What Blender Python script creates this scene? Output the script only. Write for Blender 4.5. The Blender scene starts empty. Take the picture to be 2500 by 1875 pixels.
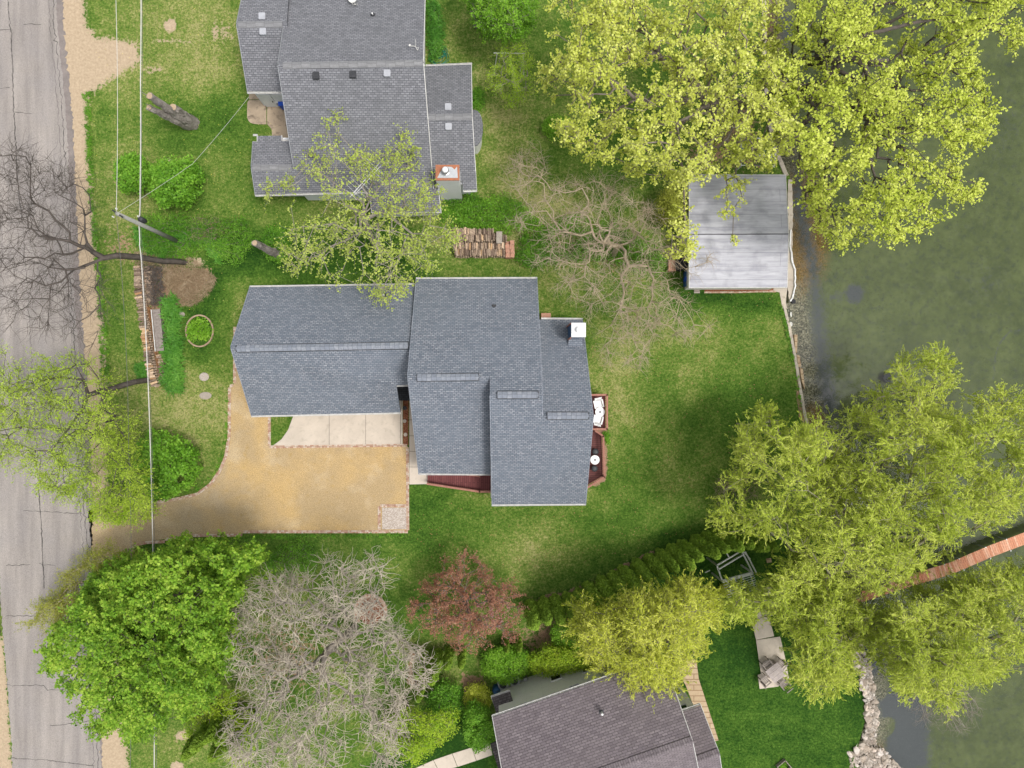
import bpy, math, random
import numpy as np
from mathutils import Vector, Matrix
R = math.radians
sc = bpy.context.scene
COL = sc.collection
# ------------------------------------------------------------------ camera, sky, sun, exposure
H = 52.0            # height of the camera above the lawn, metres
F = 1736.0          # focal length in photo pixels (photo 2500 px wide)
CX, CY = 1200.0, 963.0   # the point straight below the camera
cam = bpy.data.objects.new("camera", bpy.data.cameras.new("camera"))
COL.objects.link(cam)
cam.location = (0, 0, H); cam.rotation_euler = (0, 0, 0)
cam.data.sensor_width = 36; cam.data.lens = 36 * F / 2500
cam.data.shift_x = (1250 - CX) / 2500; cam.data.shift_y = (CY - 937.5) / 2500
cam.data.clip_end = 3000
sc.camera = cam
world = bpy.data.worlds.new("World"); sc.world = world; world.use_nodes = True
wn = world.node_tree; bg = wn.nodes["Background"]
sky = wn.nodes.new("ShaderNodeTexSky"); sky.sky_type = 'NISHITA'; sky.sun_disc = False
SUN_EL, SUN_AZ = 70, 112
sky.sun_elevation = R(SUN_EL); sky.sun_rotation = R(SUN_AZ); sky.dust_density = 4; sky.air_density = 1.0
hs = wn.nodes.new("ShaderNodeHueSaturation"); hs.inputs['Saturation'].default_value = 0.22
wn.links.new(sky.outputs[0], hs.inputs['Color']); wn.links.new(hs.outputs[0], bg.inputs[0])
bg.inputs[1].default_value = 0.13
sun = bpy.data.objects.new("sun", bpy.data.lights.new("sun", 'SUN')); COL.objects.link(sun)
sun.data.energy = 1.4; sun.data.angle = R(12); sun.data.color = (1, .96, .9)
sun.rotation_euler = (R(90 - SUN_EL), 0, R(180 - SUN_AZ)); sun.location = (0, 0, 60)
sc.view_settings.view_transform = 'Standard'; sc.view_settings.look = 'None'
sc.view_settings.exposure = 0.65; sc.view_settings.gamma = 1
sc.cycles.max_bounces = 5; sc.cycles.transparent_max_bounces = 6
sc.cycles.diffuse_bounces = 3; sc.cycles.transmission_bounces = 3

# ------------------------------------------------------------------ helpers
rng = np.random.default_rng(7)
random.seed(7)
def P(px, py, h=0.0):
    s = (H - h) / F
    return Vector(((px - CX) * s, (CY - py) * s, h))
def D(pts, k=2500 / 2212.0): return [(x * k, y * k) for x, y in pts]
def tag(o, label=None, cat=None, group=None, kind=None):
    if label: o["label"] = label
    if cat: o["category"] = cat
    if group: o["group"] = group
    if kind: o["kind"] = kind
    return o
def thing(name, label, cat, loc=(0, 0, 0), rz=0, group=None):
    o = bpy.data.objects.new(name, None); COL.objects.link(o)
    o.location = loc; o.rotation_euler = (0, 0, rz); o.empty_display_size = .3
    return tag(o, label, cat, group)
def wmat(o):
    m = Matrix.LocRotScale(o.location, o.rotation_euler, o.scale)
    return wmat(o.parent) @ m if o.parent else m
def copy_tree(o, parent=None):
    c = o.copy(); COL.objects.link(c); c.parent = parent
    for ch in [x for x in bpy.data.objects if x.parent == o]:
        copy_tree(ch, c)
    return c
class MB:
    """collects faces and links them as one mesh object"""
    def __init__(s): s.v = []; s.f = []; s.uv = []
    def face(s, pts, uv=None):
        n = len(s.v); s.v += [tuple(p) for p in pts]; s.f.append(tuple(range(n, n + len(pts))))
        s.uv.append(uv if uv else [(p[0], p[1]) for p in pts])
    def add(s, V, Fs):
        n = len(s.v); s.v += [tuple(p) for p in V]
        for f in Fs:
            s.f.append(tuple(i + n for i in f)); s.uv.append([(V[i][0] + V[i][2], V[i][1] + V[i][2]) for i in f])
    def box(s, c, d, rz=0, M=None):
        hx, hy, hz = d[0] / 2, d[1] / 2, d[2] / 2
        V = [Vector((x * hx, y * hy, z * hz)) for z in (-1, 1) for y in (-1, 1) for x in (-1, 1)]
        Rm = M if M else Matrix.Rotation(rz, 3, 'Z')
        V = [Rm @ v + Vector(c) for v in V]
        s.add(V, [(0, 2, 3, 1), (4, 5, 7, 6), (0, 1, 5, 4), (2, 6, 7, 3), (0, 4, 6, 2), (1, 3, 7, 5)])
    def bar(s, a, b, w, t):
        """box from a to b, w wide (sideways), t thick (upwards)"""
        a = Vector(a); b = Vector(b); d = b - a; L = d.length
        if L < 1e-5: return
        x = d / L; up = Vector((0, 0, 1)) if abs(x.z) < .95 else Vector((1, 0, 0))
        y = up.cross(x).normalized(); z = x.cross(y)
        M = Matrix((x, y, z)).transposed()
        s.box((a + b) / 2, (L, w, t), M=M)
    def tube(s, pts, r, n=6, cap=True):
        pts = [Vector(p) for p in pts]
        if not hasattr(r, '__len__'): r = [r] * len(pts)
        rings = []
        for i, p in enumerate(pts):
            d = (pts[min(i + 1, len(pts) - 1)] - pts[max(i - 1, 0)])
            d = d.normalized() if d.length > 1e-6 else Vector((0, 0, 1))
            a = Vector((0, 0, 1)).cross(d)
            a = a.normalized() if a.length > 1e-3 else Vector((1, 0, 0))
            b = d.cross(a)
            rings.append([p + (a * math.cos(2 * math.pi * k / n) + b * math.sin(2 * math.pi * k / n)) * r[i] for k in range(n)])
        V = [q for g in rings for q in g]; Fs = []
        for i in range(len(pts) - 1):
            for k in range(n):
                Fs.append((i * n + k, i * n + (k + 1) % n, (i + 1) * n + (k + 1) % n, (i + 1) * n + k))
        if cap: Fs += [tuple(reversed(range(n))), tuple(range((len(pts) - 1) * n, len(pts) * n))]
        s.add(V, Fs)
    def lathe(s, c, prof, n=20):
        c = Vector(c); V = []; Fs = []
        for r, z in prof:
            V += [c + Vector((r * math.cos(2 * math.pi * k / n), r * math.sin(2 * math.pi * k / n), z)) for k in range(n)]
        m = len(prof)
        for i in range(m - 1):
            for k in range(n):
                Fs.append((i * n + k, i * n + (k + 1) % n, (i + 1) * n + (k + 1) % n, (i + 1) * n + k))
        Fs += [tuple(reversed(range(n))), tuple(range((m - 1) * n, m * n))]
        s.add(V, Fs)
    def prism(s, poly, z0, z1):
        n = len(poly)
        V = [Vector((p[0], p[1], z0)) for p in poly] + [Vector((p[0], p[1], z1)) for p in poly]
        s.add(V, [tuple(reversed(range(n))), tuple(range(n, 2 * n))] + [(i, (i + 1) % n, n + (i + 1) % n, n + i) for i in range(n)])
    def slab(s, pts, t=.14, axis=None):
        """roof plane: polygon of 3D points, t thick, uv in metres along (axis) and up the slope"""
        pts = [Vector(p) for p in pts]
        nrm = Vector((0, 0, 0))
        for i in range(len(pts)):
            a, b = pts[i], pts[(i + 1) % len(pts)]
            nrm += Vector(((a.y - b.y) * (a.z + b.z), (a.z - b.z) * (a.x + b.x), (a.x - b.x) * (a.y + b.y)))
        nrm.normalize()
        if nrm.z < 0: pts = pts[::-1]; nrm = -nrm
        ax = Vector(axis) if axis else (pts[1] - pts[0])
        ax = (ax - nrm * ax.dot(nrm)).normalized(); ay = nrm.cross(ax)
        uvf = lambda q: (q.dot(ax), q.dot(ay))
        n = len(pts); low = [p - nrm * t for p in pts]
        s.face(pts, [uvf(p) for p in pts]); s.face(low[::-1], [uvf(p) for p in low[::-1]])
        for i in range(n):
            j = (i + 1) % n; q = [pts[j], pts[i], low[i], low[j]]
            s.face(q, [(0, 0), (.01, 0), (.01, .01), (0, .01)])
    def build(s, name, m, parent=None, smooth=False):
        me = bpy.data.meshes.new(name)
        V = s.v
        if parent is not None:
            inv = wmat(parent).inverted(); V = [tuple(inv @ Vector(p)) for p in V]
        me.from_pydata(V, [], s.f)
        uvl = me.uv_layers.new(name="uv")
        flat = np.array([c for f in s.uv for u in f for c in u], dtype=np.float32)
        if len(flat) == 2 * len(me.loops): uvl.data.foreach_set("uv", flat)
        me.materials.append(m)
        if smooth: me.polygons.foreach_set("use_smooth", [True] * len(me.polygons))
        me.update()
        o = bpy.data.objects.new(name, me); COL.objects.link(o)
        if parent is not None: o.parent = parent
        return o
def mesh_np(name, V, Fq, m, parent=None, smooth=False):
    """fast mesh from arrays, Fq (n,4) quads"""
    me = bpy.data.meshes.new(name)
    V = np.asarray(V, dtype=np.float32); Fq = np.asarray(Fq, dtype=np.int32)
    if parent is not None: V = V - np.array(parent.location, dtype=np.float32)
    k = Fq.shape[1]
    me.vertices.add(len(V)); me.vertices.foreach_set("co", V.ravel())
    me.loops.add(Fq.size); me.loops.foreach_set("vertex_index", Fq.ravel())
    me.polygons.add(len(Fq)); me.polygons.foreach_set("loop_start", np.arange(0, Fq.size, k, dtype=np.int32))
    me.polygons.foreach_set("loop_total", np.full(len(Fq), k, dtype=np.int32))
    if smooth: me.polygons.foreach_set("use_smooth", np.ones(len(Fq), dtype=bool))
    me.update(calc_edges=True)
    me.materials.append(m)
    o = bpy.data.objects.new(name, me); COL.objects.link(o)
    if parent is not None: o.parent = parent
    return o

# ---- value noise and soft masks in numpy
_lat = np.random.default_rng(3).random((256, 256))
def vnoise(x, y, s, seed=0):
    x = np.asarray(x) / s + seed * 17.3; y = np.asarray(y) / s + seed * 9.1
    xi = np.floor(x).astype(int); yi = np.floor(y).astype(int); fx = x - xi; fy = y - yi
    fx = fx * fx * (3 - 2 * fx); fy = fy * fy * (3 - 2 * fy)
    g = lambda a, b: _lat[a % 256, b % 256]
    return (g(xi, yi) * (1 - fx) + g(xi + 1, yi) * fx) * (1 - fy) + (g(xi, yi + 1) * (1 - fx) + g(xi + 1, yi + 1) * fx) * fy
def fbm(x, y, s, seed=0):
    return (vnoise(x, y, s, seed) * .5 + vnoise(x, y, s / 2.1, seed + 1) * .3 + vnoise(x, y, s / 4.3, seed + 2) * .2)
def inside(px, py, poly):
    c = np.zeros(px.shape, bool); n = len(poly)
    for i in range(n):
        x1, y1 = poly[i]; x2, y2 = poly[(i + 1) % n]
        if y1 == y2: continue
        t = ((y1 > py) != (y2 > py)) & (px < (x2 - x1) * (py - y1) / (y2 - y1) + x1)
        c ^= t
    return c
def edge_dist(px, py, poly, closed=True):
    d = np.full(px.shape, 1e9); n = len(poly)
    for i in range(n if closed else n - 1):
        x1, y1 = poly[i]; x2, y2 = poly[(i + 1) % n]
        dx, dy = x2 - x1, y2 - y1; L = dx * dx + dy * dy + 1e-9
        t = np.clip(((px - x1) * dx + (py - y1) * dy) / L, 0, 1)
        d = np.minimum(d, np.hypot(px - x1 - t * dx, py - y1 - t * dy))
    return d
def soft(px, py, poly, fall):
    """1 inside the polygon, 0 outside, over a band of +-fall pixels"""
    d = edge_dist(px, py, poly); sd = np.where(inside(px, py, poly), d, -d)
    return np.clip(.5 + sd / (2 * fall), 0, 1)
def line(px, py, pts, w, fall):
    return np.clip(1 - (edge_dist(px, py, pts, False) - w) / fall, 0, 1)
def blob(px, py, cx, cy, rx, ry, fall=.5):
    d = np.hypot((px - cx) / rx, (py - cy) / ry)
    return np.clip((1 + fall - d) / (2 * fall) , 0, 1)

# ------------------------------------------------------------------ materials
class NT:
    def __init__(s, name, rough=.9, spec=.2):
        s.m = bpy.data.materials.new(name); s.m.use_nodes = True
        s.t = s.m.node_tree; s.b = s.t.nodes["Principled BSDF"]
        s.b.inputs['Roughness'].default_value = rough
        s.b.inputs['Specular IOR Level'].default_value = spec
    def n(s, typ, props=None, **ins):
        nd = s.t.nodes.new("ShaderNode" + typ)
        for k, v in (props or {}).items(): setattr(nd, k, v)
        for k, v in ins.items():
            key = k.replace('_', ' ')
            if key.isdigit(): key = int(key)
            if hasattr(v, 'is_output'): s.t.links.new(v, nd.inputs[key])
            else: nd.inputs[key].default_value = v
        return nd
    def link(s, a, b): s.t.links.new(a, b)
    def coord(s, kind='Object'): return s.n('TexCoord').outputs[kind]
    def noise(s, scale, detail=3, vec=None, rough=.55, dist=0):
        nd = s.n('TexNoise', Scale=scale, Detail=detail, Roughness=rough, Distortion=dist)
        s.link(vec if vec is not None else s.coord(), nd.inputs['Vector']); return nd.outputs['Fac']
    def ramp(s, fac, stops):
        nd = s.n('ValToRGB'); s.link(fac, nd.inputs[0]); e = nd.color_ramp.elements
        while len(e) < len(stops): e.new(.5)
        for i, (p, c) in enumerate(stops):
            e[i].position = p; c = (c, c, c) if not hasattr(c, '__len__') else c; e[i].color = (*c, 1)
        return nd.outputs[0]
    def mix(s, fac, a, b, mode='MIX'):
        nd = s.n('MixRGB', {'blend_type': mode})
        for i, v in ((0, fac), (1, a), (2, b)):
            if hasattr(v, 'is_output'): s.link(v, nd.inputs[i])
            elif i == 0: nd.inputs[0].default_value = v
            else: nd.inputs[i].default_value = (*v, 1)
        return nd.outputs[0]
    def math(s, op, a, b=0.0, clamp=False):
        nd = s.n('Math', {'operation': op, 'use_clamp': clamp})
        for i, v in ((0, a), (1, b)):
            if hasattr(v, 'is_output'): s.link(v, nd.inputs[i])
            else: nd.inputs[i].default_value = v
        return nd.outputs[0]
    def attr(s, name): return s.n('Attribute', {'attribute_name': name}).outputs['Fac']
    def bump(s, hgt, dist=.02, st=.6):
        nd = s.n('Bump', Strength=st, Distance=dist); s.link(hgt, nd.inputs['Height'])
        s.link(nd.outputs[0], s.b.inputs['Normal'])
    def col(s, c): s.link(c, s.b.inputs['Base Color']); return s.m
def varied(name, c1, c2, scale=4, rough=.85, c3=None, fine=40, bump=.01, spec=.25, metal=0):
    t = NT(name, rough, spec); n1 = t.noise(scale, 4); n2 = t.noise(fine, 2)
    c = t.mix(t.ramp(n1, [(.3, 0), (.7, 1)]), c1, c2)
    c = t.mix(t.math('MULTIPLY', t.ramp(n2, [(.35, 0), (.75, 1)]), .5), c, c3 or tuple(x * .6 for x in c1))
    if bump: t.bump(n2, bump, .5)
    t.b.inputs['Metallic'].default_value = metal
    return t.col(c)
def speckle(name, stops, scale, big=None, bigc=None, rough=.95, bump=.03):
    t = NT(name, rough, .1); vz = t.n('TexVoronoi', Scale=scale); t.link(t.coord(), vz.inputs['Vector'])
    sep = t.n('SeparateColor'); t.link(vz.outputs['Color'], sep.inputs[0])
    c = t.ramp(sep.outputs[0], stops)
    if big: c = t.mix(t.ramp(t.noise(big, 4), [(.35, 0), (.7, 1)]), c, bigc, 'MULTIPLY')
    t.bump(vz.outputs['Distance'], bump, .5)
    return t.col(c)
def shingle(name, ca, cb, dark, width=.3, row=.145, patch=None, stain=None):
    t = NT(name, .92, .15); uv = t.coord('UV')
    br = t.n('TexBrick', {'offset': .5, 'squash': 1}, Scale=1.0)
    t.link(uv, br.inputs['Vector'])
    br.inputs['Color1'].default_value = (*ca, 1); br.inputs['Color2'].default_value = (*cb, 1); br.inputs['Mortar'].default_value = (*dark, 1)
    br.inputs['Mortar Size'].default_value = .022; br.inputs['Mortar Smooth'].default_value = .4; br.inputs['Bias'].default_value = 0
    br.inputs['Brick Width'].default_value = width; br.inputs['Row Height'].default_value = row
    c = br.outputs['Color']
    nz = t.n('TexNoise', Scale=5.0, Detail=4.0); t.link(uv, nz.inputs['Vector'])
    c = t.mix(t.ramp(nz.outputs['Fac'], [(.35, 0), (.65, .55)]), c, patch or dark)
    nb = t.n('TexNoise', Scale=.35, Detail=3.0); t.link(uv, nb.inputs['Vector'])
    c = t.mix(t.ramp(nb.outputs['Fac'], [(.35, 0), (.75, .45)]), c, stain or tuple(x * .8 for x in ca))
    ns = t.noise(24, 2)
    c = t.mix(.35, c, t.ramp(ns, [(.3, .12), (.7, .42)]), 'OVERLAY')
    t.bump(br.outputs['Fac'], -.012, .5)
    return t.col(c)
def leafmat(name, cols, trans=.35, patch=1.2):
    """cols: list of three leaf colours, spread over leaves and clumps"""
    t = NT(name, .55, .25)
    rnd = t.n('NewGeometry').outputs['Random Per Island']
    nz = t.noise(patch, 2)
    f = t.math('ADD', t.math('MULTIPLY', rnd, .45), t.math('MULTIPLY', t.ramp(nz, [(.3, 0), (.7, 1)]), .27))
    f = t.math('ADD', f, t.math('MULTIPLY', t.ramp(t.noise(.32, 2), [(.35, 0), (.65, 1)]), .28))
    c = t.ramp(f, [(.1, cols[0]), (.5, cols[1]), (.9, cols[2])])
    t.col(c)
    tr = t.n('BsdfTranslucent'); t.link(c, tr.inputs[0])
    mx = t.n('MixShader'); mx.inputs[0].default_value = trans
    t.link(t.b.outputs[0], mx.inputs[1]); t.link(tr.outputs[0], mx.inputs[2])
    t.link(mx.outputs[0], t.t.nodes["Material Output"].inputs['Surface'])
    return t.m
M = {}
M['white'] = varied('white_paint', (.78, .78, .77), (.66, .66, .66), 3, .6, bump=0)
M['offwhite'] = varied('weathered_white', (.72, .71, .68), (.5, .49, .46), 3, .7)
M['gutter'] = varied('gutter_white', (.7, .69, .67), (.45, .44, .42), 5, .6, bump=0)
M['siding'] = varied('grey_siding', (.5, .49, .46), (.46, .45, .43), 1, .7, bump=0)
M['dark'] = varied('dark_metal', (.03, .032, .036), (.06, .06, .065), 6, .5, bump=0)
M['glass'] = NT('window_glass', .12, .6).m; M['glass'].node_tree.nodes["Principled BSDF"].inputs['Base Color'].default_value = (.012, .014, .017, 1)
M['metal'] = varied('galvanised_metal', (.45, .46, .47), (.3, .31, .32), 6, .35, metal=.6, bump=0)
M['plastic_white'] = varied('white_plastic', (.83, .83, .83), (.78, .78, .78), 3, .4, bump=0)
M['blue'] = varied('blue_plastic', (.02, .09, .5), (.015, .06, .4), 3, .4, bump=0)
M['bluegrey'] = varied('blue_tarp', (.03, .1, .22), (.02, .06, .13), 3, .5)
M['rust'] = varied('rusty_metal', (.42, .16, .08), (.3, .13, .08), 5, .8)
M['ventgrey'] = varied('vent_grey', (.42, .43, .46), (.35, .36, .39), 5, .5)
M['snag'] = varied('weathered_snag', (.34, .31, .28), (.2, .175, .155), 5, .95, (.09, .075, .06), 9, .08)
M['sheet'] = varied('chimney_sheet', (.42, .44, .46), (.5, .51, .52), 4, .5)
M['bark'] = varied('grey_bark', (.16, .13, .105), (.25, .215, .18), 3, .95, (.07, .055, .045), 12, .04)
M['bark_dark'] = varied('dark_bark', (.075, .062, .053), (.15, .125, .11), 3, .95, (.035, .03, .025), 12, .04)
M['bark_pale'] = varied('pale_bark', (.36, .325, .28), (.26, .225, .19), 3, .95, (.15, .12, .1), 12, .03)
M['bark_tan'] = varied('tan_bark', (.42, .33, .22), (.54, .45, .33), 3, .95, (.14, .1, .07), 12, .03)
M['bark_willow'] = varied('willow_bark', (.3, .29, .18), (.22, .2, .13), 3, .95, (.1, .09, .05), 12, .03)
M['bark_silver'] = varied('silver_bark', (.6, .53, .43), (.44, .38, .29), 3, .95, (.24, .21, .18), 12, .02)
M['wood'] = varied('weathered_wood', (.34, .3, .27), (.22, .185, .165), 6, .9, (.1, .08, .07), 25)
M['pole'] = varied('pole_wood', (.27, .27, .24), (.34, .34, .31), 4, .9, (.15, .15, .13), 20)
M['cedar'] = varied('stained_rail', (.3, .13, .1), (.4, .2, .15), 5, .8)
M['brickred'] = varied('clay_brick', (.47, .22, .15), (.55, .34, .24), 8, .9)
M['stone'] = varied('field_stone', (.42, .37, .31), (.3, .26, .22), 5, .9, (.18, .15, .12), 20)
M['rubber'] = varied('black_rubber', (.02, .02, .022), (.045, .045, .05), 6, .7)
M['straw'] = varied('straw', (.62, .53, .3), (.5, .4, .2), 6, .95)
M['hose'] = varied('green_hose', (.01, .2, .13), (.01, .13, .09), 6, .5, bump=0)
M['roof_main'] = shingle('slate_blue_shingles', (.2, .215, .255), (.38, .39, .43), (.07, .085, .105), .27, .14, (.14, .175, .215), (.19, .22, .265))
M['roof_cap'] = shingle('ridge_shingles', (.3, .33, .39), (.46, .48, .53), (.2, .22, .26), .5, .3)
M['roof_north'] = shingle('grey_shingles', (.18, .185, .2), (.32, .325, .35), (.075, .075, .085), .28, .14, (.2, .2, .22), (.16, .165, .175))
M['roof_north_cap'] = shingle('grey_cap', (.3, .3, .31), (.36, .36, .37), (.22, .22, .23), .3, .6)
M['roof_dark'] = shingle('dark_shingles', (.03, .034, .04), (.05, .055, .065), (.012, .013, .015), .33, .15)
M['roof_south'] = shingle('mauve_shingles', (.17, .145, .155), (.3, .26, .27), (.08, .065, .07), .36, .16, (.2, .17, .19), (.2, .17, .175))
M['roof_south_dk'] = shingle('brown_shingles', (.12, .105, .105), (.2, .175, .175), (.05, .045, .045), .3, .16)
def planks(name, a, b, gap, w, axis=0, rough=.75):
    t = NT(name, rough, .25); uv = t.coord('UV')
    br = t.n('TexBrick', {'offset': .37}, Scale=1.0)
    mp = t.n('Mapping'); t.link(uv, mp.inputs[0])
    if axis: mp.inputs['Rotation'].default_value = (0, 0, R(90))
    t.link(mp.outputs[0], br.inputs['Vector'])
    br.inputs['Color1'].default_value = (*a, 1); br.inputs['Color2'].default_value = (*b, 1); br.inputs['Mortar'].default_value = (*gap, 1)
    br.inputs['Mortar Size'].default_value = w * .09; br.inputs['Brick Width'].default_value = 3.2; br.inputs['Row Height'].default_value = w
    c = t.mix(t.ramp(t.noise(7, 4), [(.3, 0), (.8, .45)]), br.outputs['Color'], gap)
    t.bump(br.outputs['Fac'], -.01, .4)
    return t.col(c)
M['deck_ns'] = planks('red_deck_ns', (.155, .045, .045), (.19, .062, .06), (.06, .018, .02), .15, 1)
M['deck_ew'] = planks('red_deck_ew', (.12, .04, .038), (.145, .055, .05), (.05, .018, .018), .15)
M['dock'] = planks('orange_dock', (.55, .2, .115), (.68, .32, .2), (.2, .07, .04), .16, 1)
M['plankwood'] = planks('grey_planks', (.3, .25, .22), (.4, .35, .31), (.09, .07, .06), .14)
M['lapsiding'] = planks('lap_siding', (.8, .78, .73), (.82, .8, .75), (.6, .58, .55), .14)
M['lapwhite'] = planks('white_siding', (.74, .75, .77), (.72, .73, .75), (.5, .51, .53), .14)
def concrete(name, a, b, dark, st=.4):
    t = NT(name, .9, .2)
    c = t.mix(t.ramp(t.noise(.8, 5), [(.35, 0), (.65, 1)]), a, b)
    c = t.mix(t.ramp(t.noise(2.2, 6, dist=.6), [(.52, 0), (.72, st)]), c, dark)
    c = t.mix(.25, c, t.ramp(t.noise(30, 2), [(.3, .3), (.7, .6)]), 'OVERLAY')
    t.bump(t.noise(40, 2), .004, .4)
    return t.col(c)
M['concrete'] = concrete('pale_concrete', (.56, .49, .41), (.49, .425, .355), (.31, .265, .215))
M['concrete_old'] = concrete('stained_concrete', (.44, .35, .25), (.3, .235, .17), (.13, .1, .075), .9)
M['seawall'] = concrete('seawall_concrete', (.5, .44, .36), (.4, .35, .3), (.22, .18, .14), .7)
M['paver'] = planks('tan_pavers', (.4, .3, .19), (.46, .35, .23), (.24, .16, .09), .4)
def membrane():
    t = NT('roof_membrane', .6, .3); uv = t.coord('UV')
    mp = t.n('Mapping'); t.link(uv, mp.inputs[0]); mp.inputs['Scale'].default_value = (.25, 2.2, 1)
    nz = t.n('TexNoise', Scale=1.6, Detail=6.0, Roughness=.65); t.link(mp.outputs[0], nz.inputs['Vector'])
    c = t.mix(t.ramp(nz.outputs['Fac'], [(.38, 0), (.66, 1)]), (.46, .46, .5), (.3, .3, .345))
    c = t.mix(t.ramp(t.noise(1.1, 5), [(.5, 0), (.72, .7)]), c, (.24, .24, .275))
    br = t.n('TexBrick', {'offset': .5}, Scale=1.0); t.link(uv, br.inputs['Vector'])
    br.inputs['Brick Width'].default_value = 40; br.inputs['Row Height'].default_value = .92; br.inputs['Mortar Size'].default_value = .012
    br.inputs['Color1'].default_value = br.inputs['Color2'].default_value = (1, 1, 1, 1); br.inputs['Mortar'].default_value = (.45, .45, .47, 1)
    return t.col(t.mix(.8, c, br.outputs['Color'], 'MULTIPLY'))
M['membrane'] = membrane()
M['chip'] = speckle('bark_mulch', [(0, (.09, .032, .018)), (.5, (.2, .075, .04)), (1, (.3, .14, .08))], 22)
M['pebble'] = speckle('grey_pebbles', [(0, (.3, .25, .21)), (.5, (.42, .36, .31)), (1, (.54, .48, .43))], 18)
# ------------------------------------------------------------------ terrain: lawn, lake bed, water
SHORE = [(1850, -400), (1858, -100), (1860, 60), (1858, 110), (1862, 200), (1875, 330), (1928, 427), (1932, 560), (1936, 640), (1912, 715),
         (1922, 760), (1936, 850), (1950, 930), (1966, 1020), (1986, 1120), (2020, 1230), (2060, 1350), (2082, 1450), (2078, 1540),
         (2092, 1600), (2108, 1700), (2112, 1760), (2095, 1820), (2082, 1862), (2150, 1900), (2240, 1960), (2300, 2300)]
def shore_x(Y):
    """x of the water's edge (world) at world Y"""
    sx = np.array([P(a, b)[0] for a, b in SHORE])[::-1]; sy = np.array([P(a, b)[1] for a, b in SHORE])[::-1]
    return np.interp(Y, sy, sx)
def to_px(X, Y): return X * F / H + CX, CY - Y * F / H
def set_attr(me, name, vals):
    a = me.attributes.new(name, 'FLOAT', 'POINT'); a.data.foreach_set('value', np.asarray(vals, dtype=np.float32).ravel())
def grid_obj(name, X, Y, Z, m, attrs):
    ny, nx = X.shape
    V = np.stack([X, Y, Z], -1).reshape(-1, 3)
    i = np.arange(nx - 1)[None, :] + np.arange(ny - 1)[:, None] * nx
    Fq = np.stack([i, i + 1, i + 1 + nx, i + nx], -1).reshape(-1, 4)
    o = mesh_np(name, V, Fq, m, smooth=True)
    for k, v in attrs.items(): set_attr(o.data, k, v)
    return o
# --- lawn
ys = np.concatenate([[-600, -200, -80, -45], np.arange(-30, 32.01, .18), [45, 80, 200, 600]])
ts = np.concatenate([[-600, -200, -80, -48], np.linspace(-39, 0, 400)])
Yg, Tg = np.meshgrid(ys, ts, indexing='ij')
sx = shore_x(Yg[:, 0])[:, None]
Xg = np.where(Tg < -39, Tg, sx + Tg * (sx + 39) / 39)      # last column lies on the shore
Zg = np.zeros_like(Xg)
Xg = np.concatenate([Xg, Xg[:, -1:]], 1); Yg = np.concatenate([Yg, Yg[:, -1:]], 1); Zg = np.concatenate([Zg, np.full((len(ys), 1), -1.6)], 1)
px, py = to_px(Xg, Yg)
mx = lambda *a: np.maximum.reduce(a)
soil = mx(soft(px, py, [(120, -40), (205, -40), (208, 60), (235, 90), (330, 105), (345, 150), (300, 175), (262, 200), (215, 232), (208, 300), (222, 500), (232, 620),
                        (250, 800), (262, 930), (262, 1100), (262, 1240), (330, 1340), (290, 1360), (235, 1400), (300, 1700), (315, 1900), (230, 1900), (200, 1400), (200, 1200), (185, 700), (140, 100)], 22),
          .8 * soft(px, py, [(-60, 1500), (12, 1560), (34, 1900), (-60, 1900)], 12),
          .95 * blob(px, py, 416, 62, 17, 15), .5 * line(px, py, [(375, 100), (420, 99), (470, 105)], 2, 9), .45 * blob(px, py, 375, 170, 30, 12),
          .5 * blob(px, py, 540, 80, 60, 35, .9), .8 * blob(px, py, 408, 394, 14, 10), .9 * blob(px, py, 445, 1796, 17, 12), .9 * blob(px, py, 432, 1870, 17, 12),
          .55 * blob(px, py, 483, 640, 20, 16), .35 * blob(px, py, 1290, 590, 40, 50, .9))
mulch = mx(soft(px, py, [(400, 655), (470, 660), (505, 655), (518, 685), (485, 715), (450, 742), (410, 735), (395, 700)], 20), .6 * soft(px, py, [(330, 640), (420, 650), (420, 800), (400, 900), (390, 960), (360, 940), (340, 760)], 14),
           .62 * line(px, py, [(1270, 1490), (1330, 1458), (1450, 1428), (1530, 1378), (1600, 1345)], 1, 12), .9 * blob(px, py, 905, 1490, 34, 36, .25),
           .9 * soft(px, py, [(1395, 1000), (1482, 1050), (1485, 1140), (1478, 1175), (1450, 1190)], 5),
           .8 * soft(px, py, [(1945, 920), (1955, 925), (1975, 1020), (1970, 1040), (1950, 1020), (1943, 960)], 3),
           .75 * soft(px, py, [(1120, 1640), (1180, 1650), (1190, 1760), (1160, 1790), (1130, 1700)], 12), .8 * soft(px, py, [(1000, 1590), (1040, 1590), (1030, 1680), (990, 1670)], 8),
           .45 * blob(px, py, 1500, 620, 130, 60, .9), .6 * blob(px, py, 470, 1800, 40, 20, .8), .5 * blob(px, py, 700, 1600, 160, 130, .9),
           .55 * soft(px, py, [(1640, 380), (1860, 200), (1870, 420), (1680, 430)], 40), .5 * blob(px, py, 300, 600, 50, 60, .9), .75 * blob(px, py, 1420, 1560, 160, 60, .6))
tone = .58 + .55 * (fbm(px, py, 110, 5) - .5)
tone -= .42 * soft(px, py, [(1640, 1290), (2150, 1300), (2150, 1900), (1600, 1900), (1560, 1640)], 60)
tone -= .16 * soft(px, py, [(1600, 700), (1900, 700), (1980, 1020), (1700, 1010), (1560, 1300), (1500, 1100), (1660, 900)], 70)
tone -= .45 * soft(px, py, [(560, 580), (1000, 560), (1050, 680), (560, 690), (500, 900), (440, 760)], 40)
tone -= .16 * soft(px, py, [(1000, 1180), (1180, 1210), (1420, 1240), (1560, 1230), (1500, 1300), (1200, 1350), (980, 1400), (560, 1320)], 40)
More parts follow.
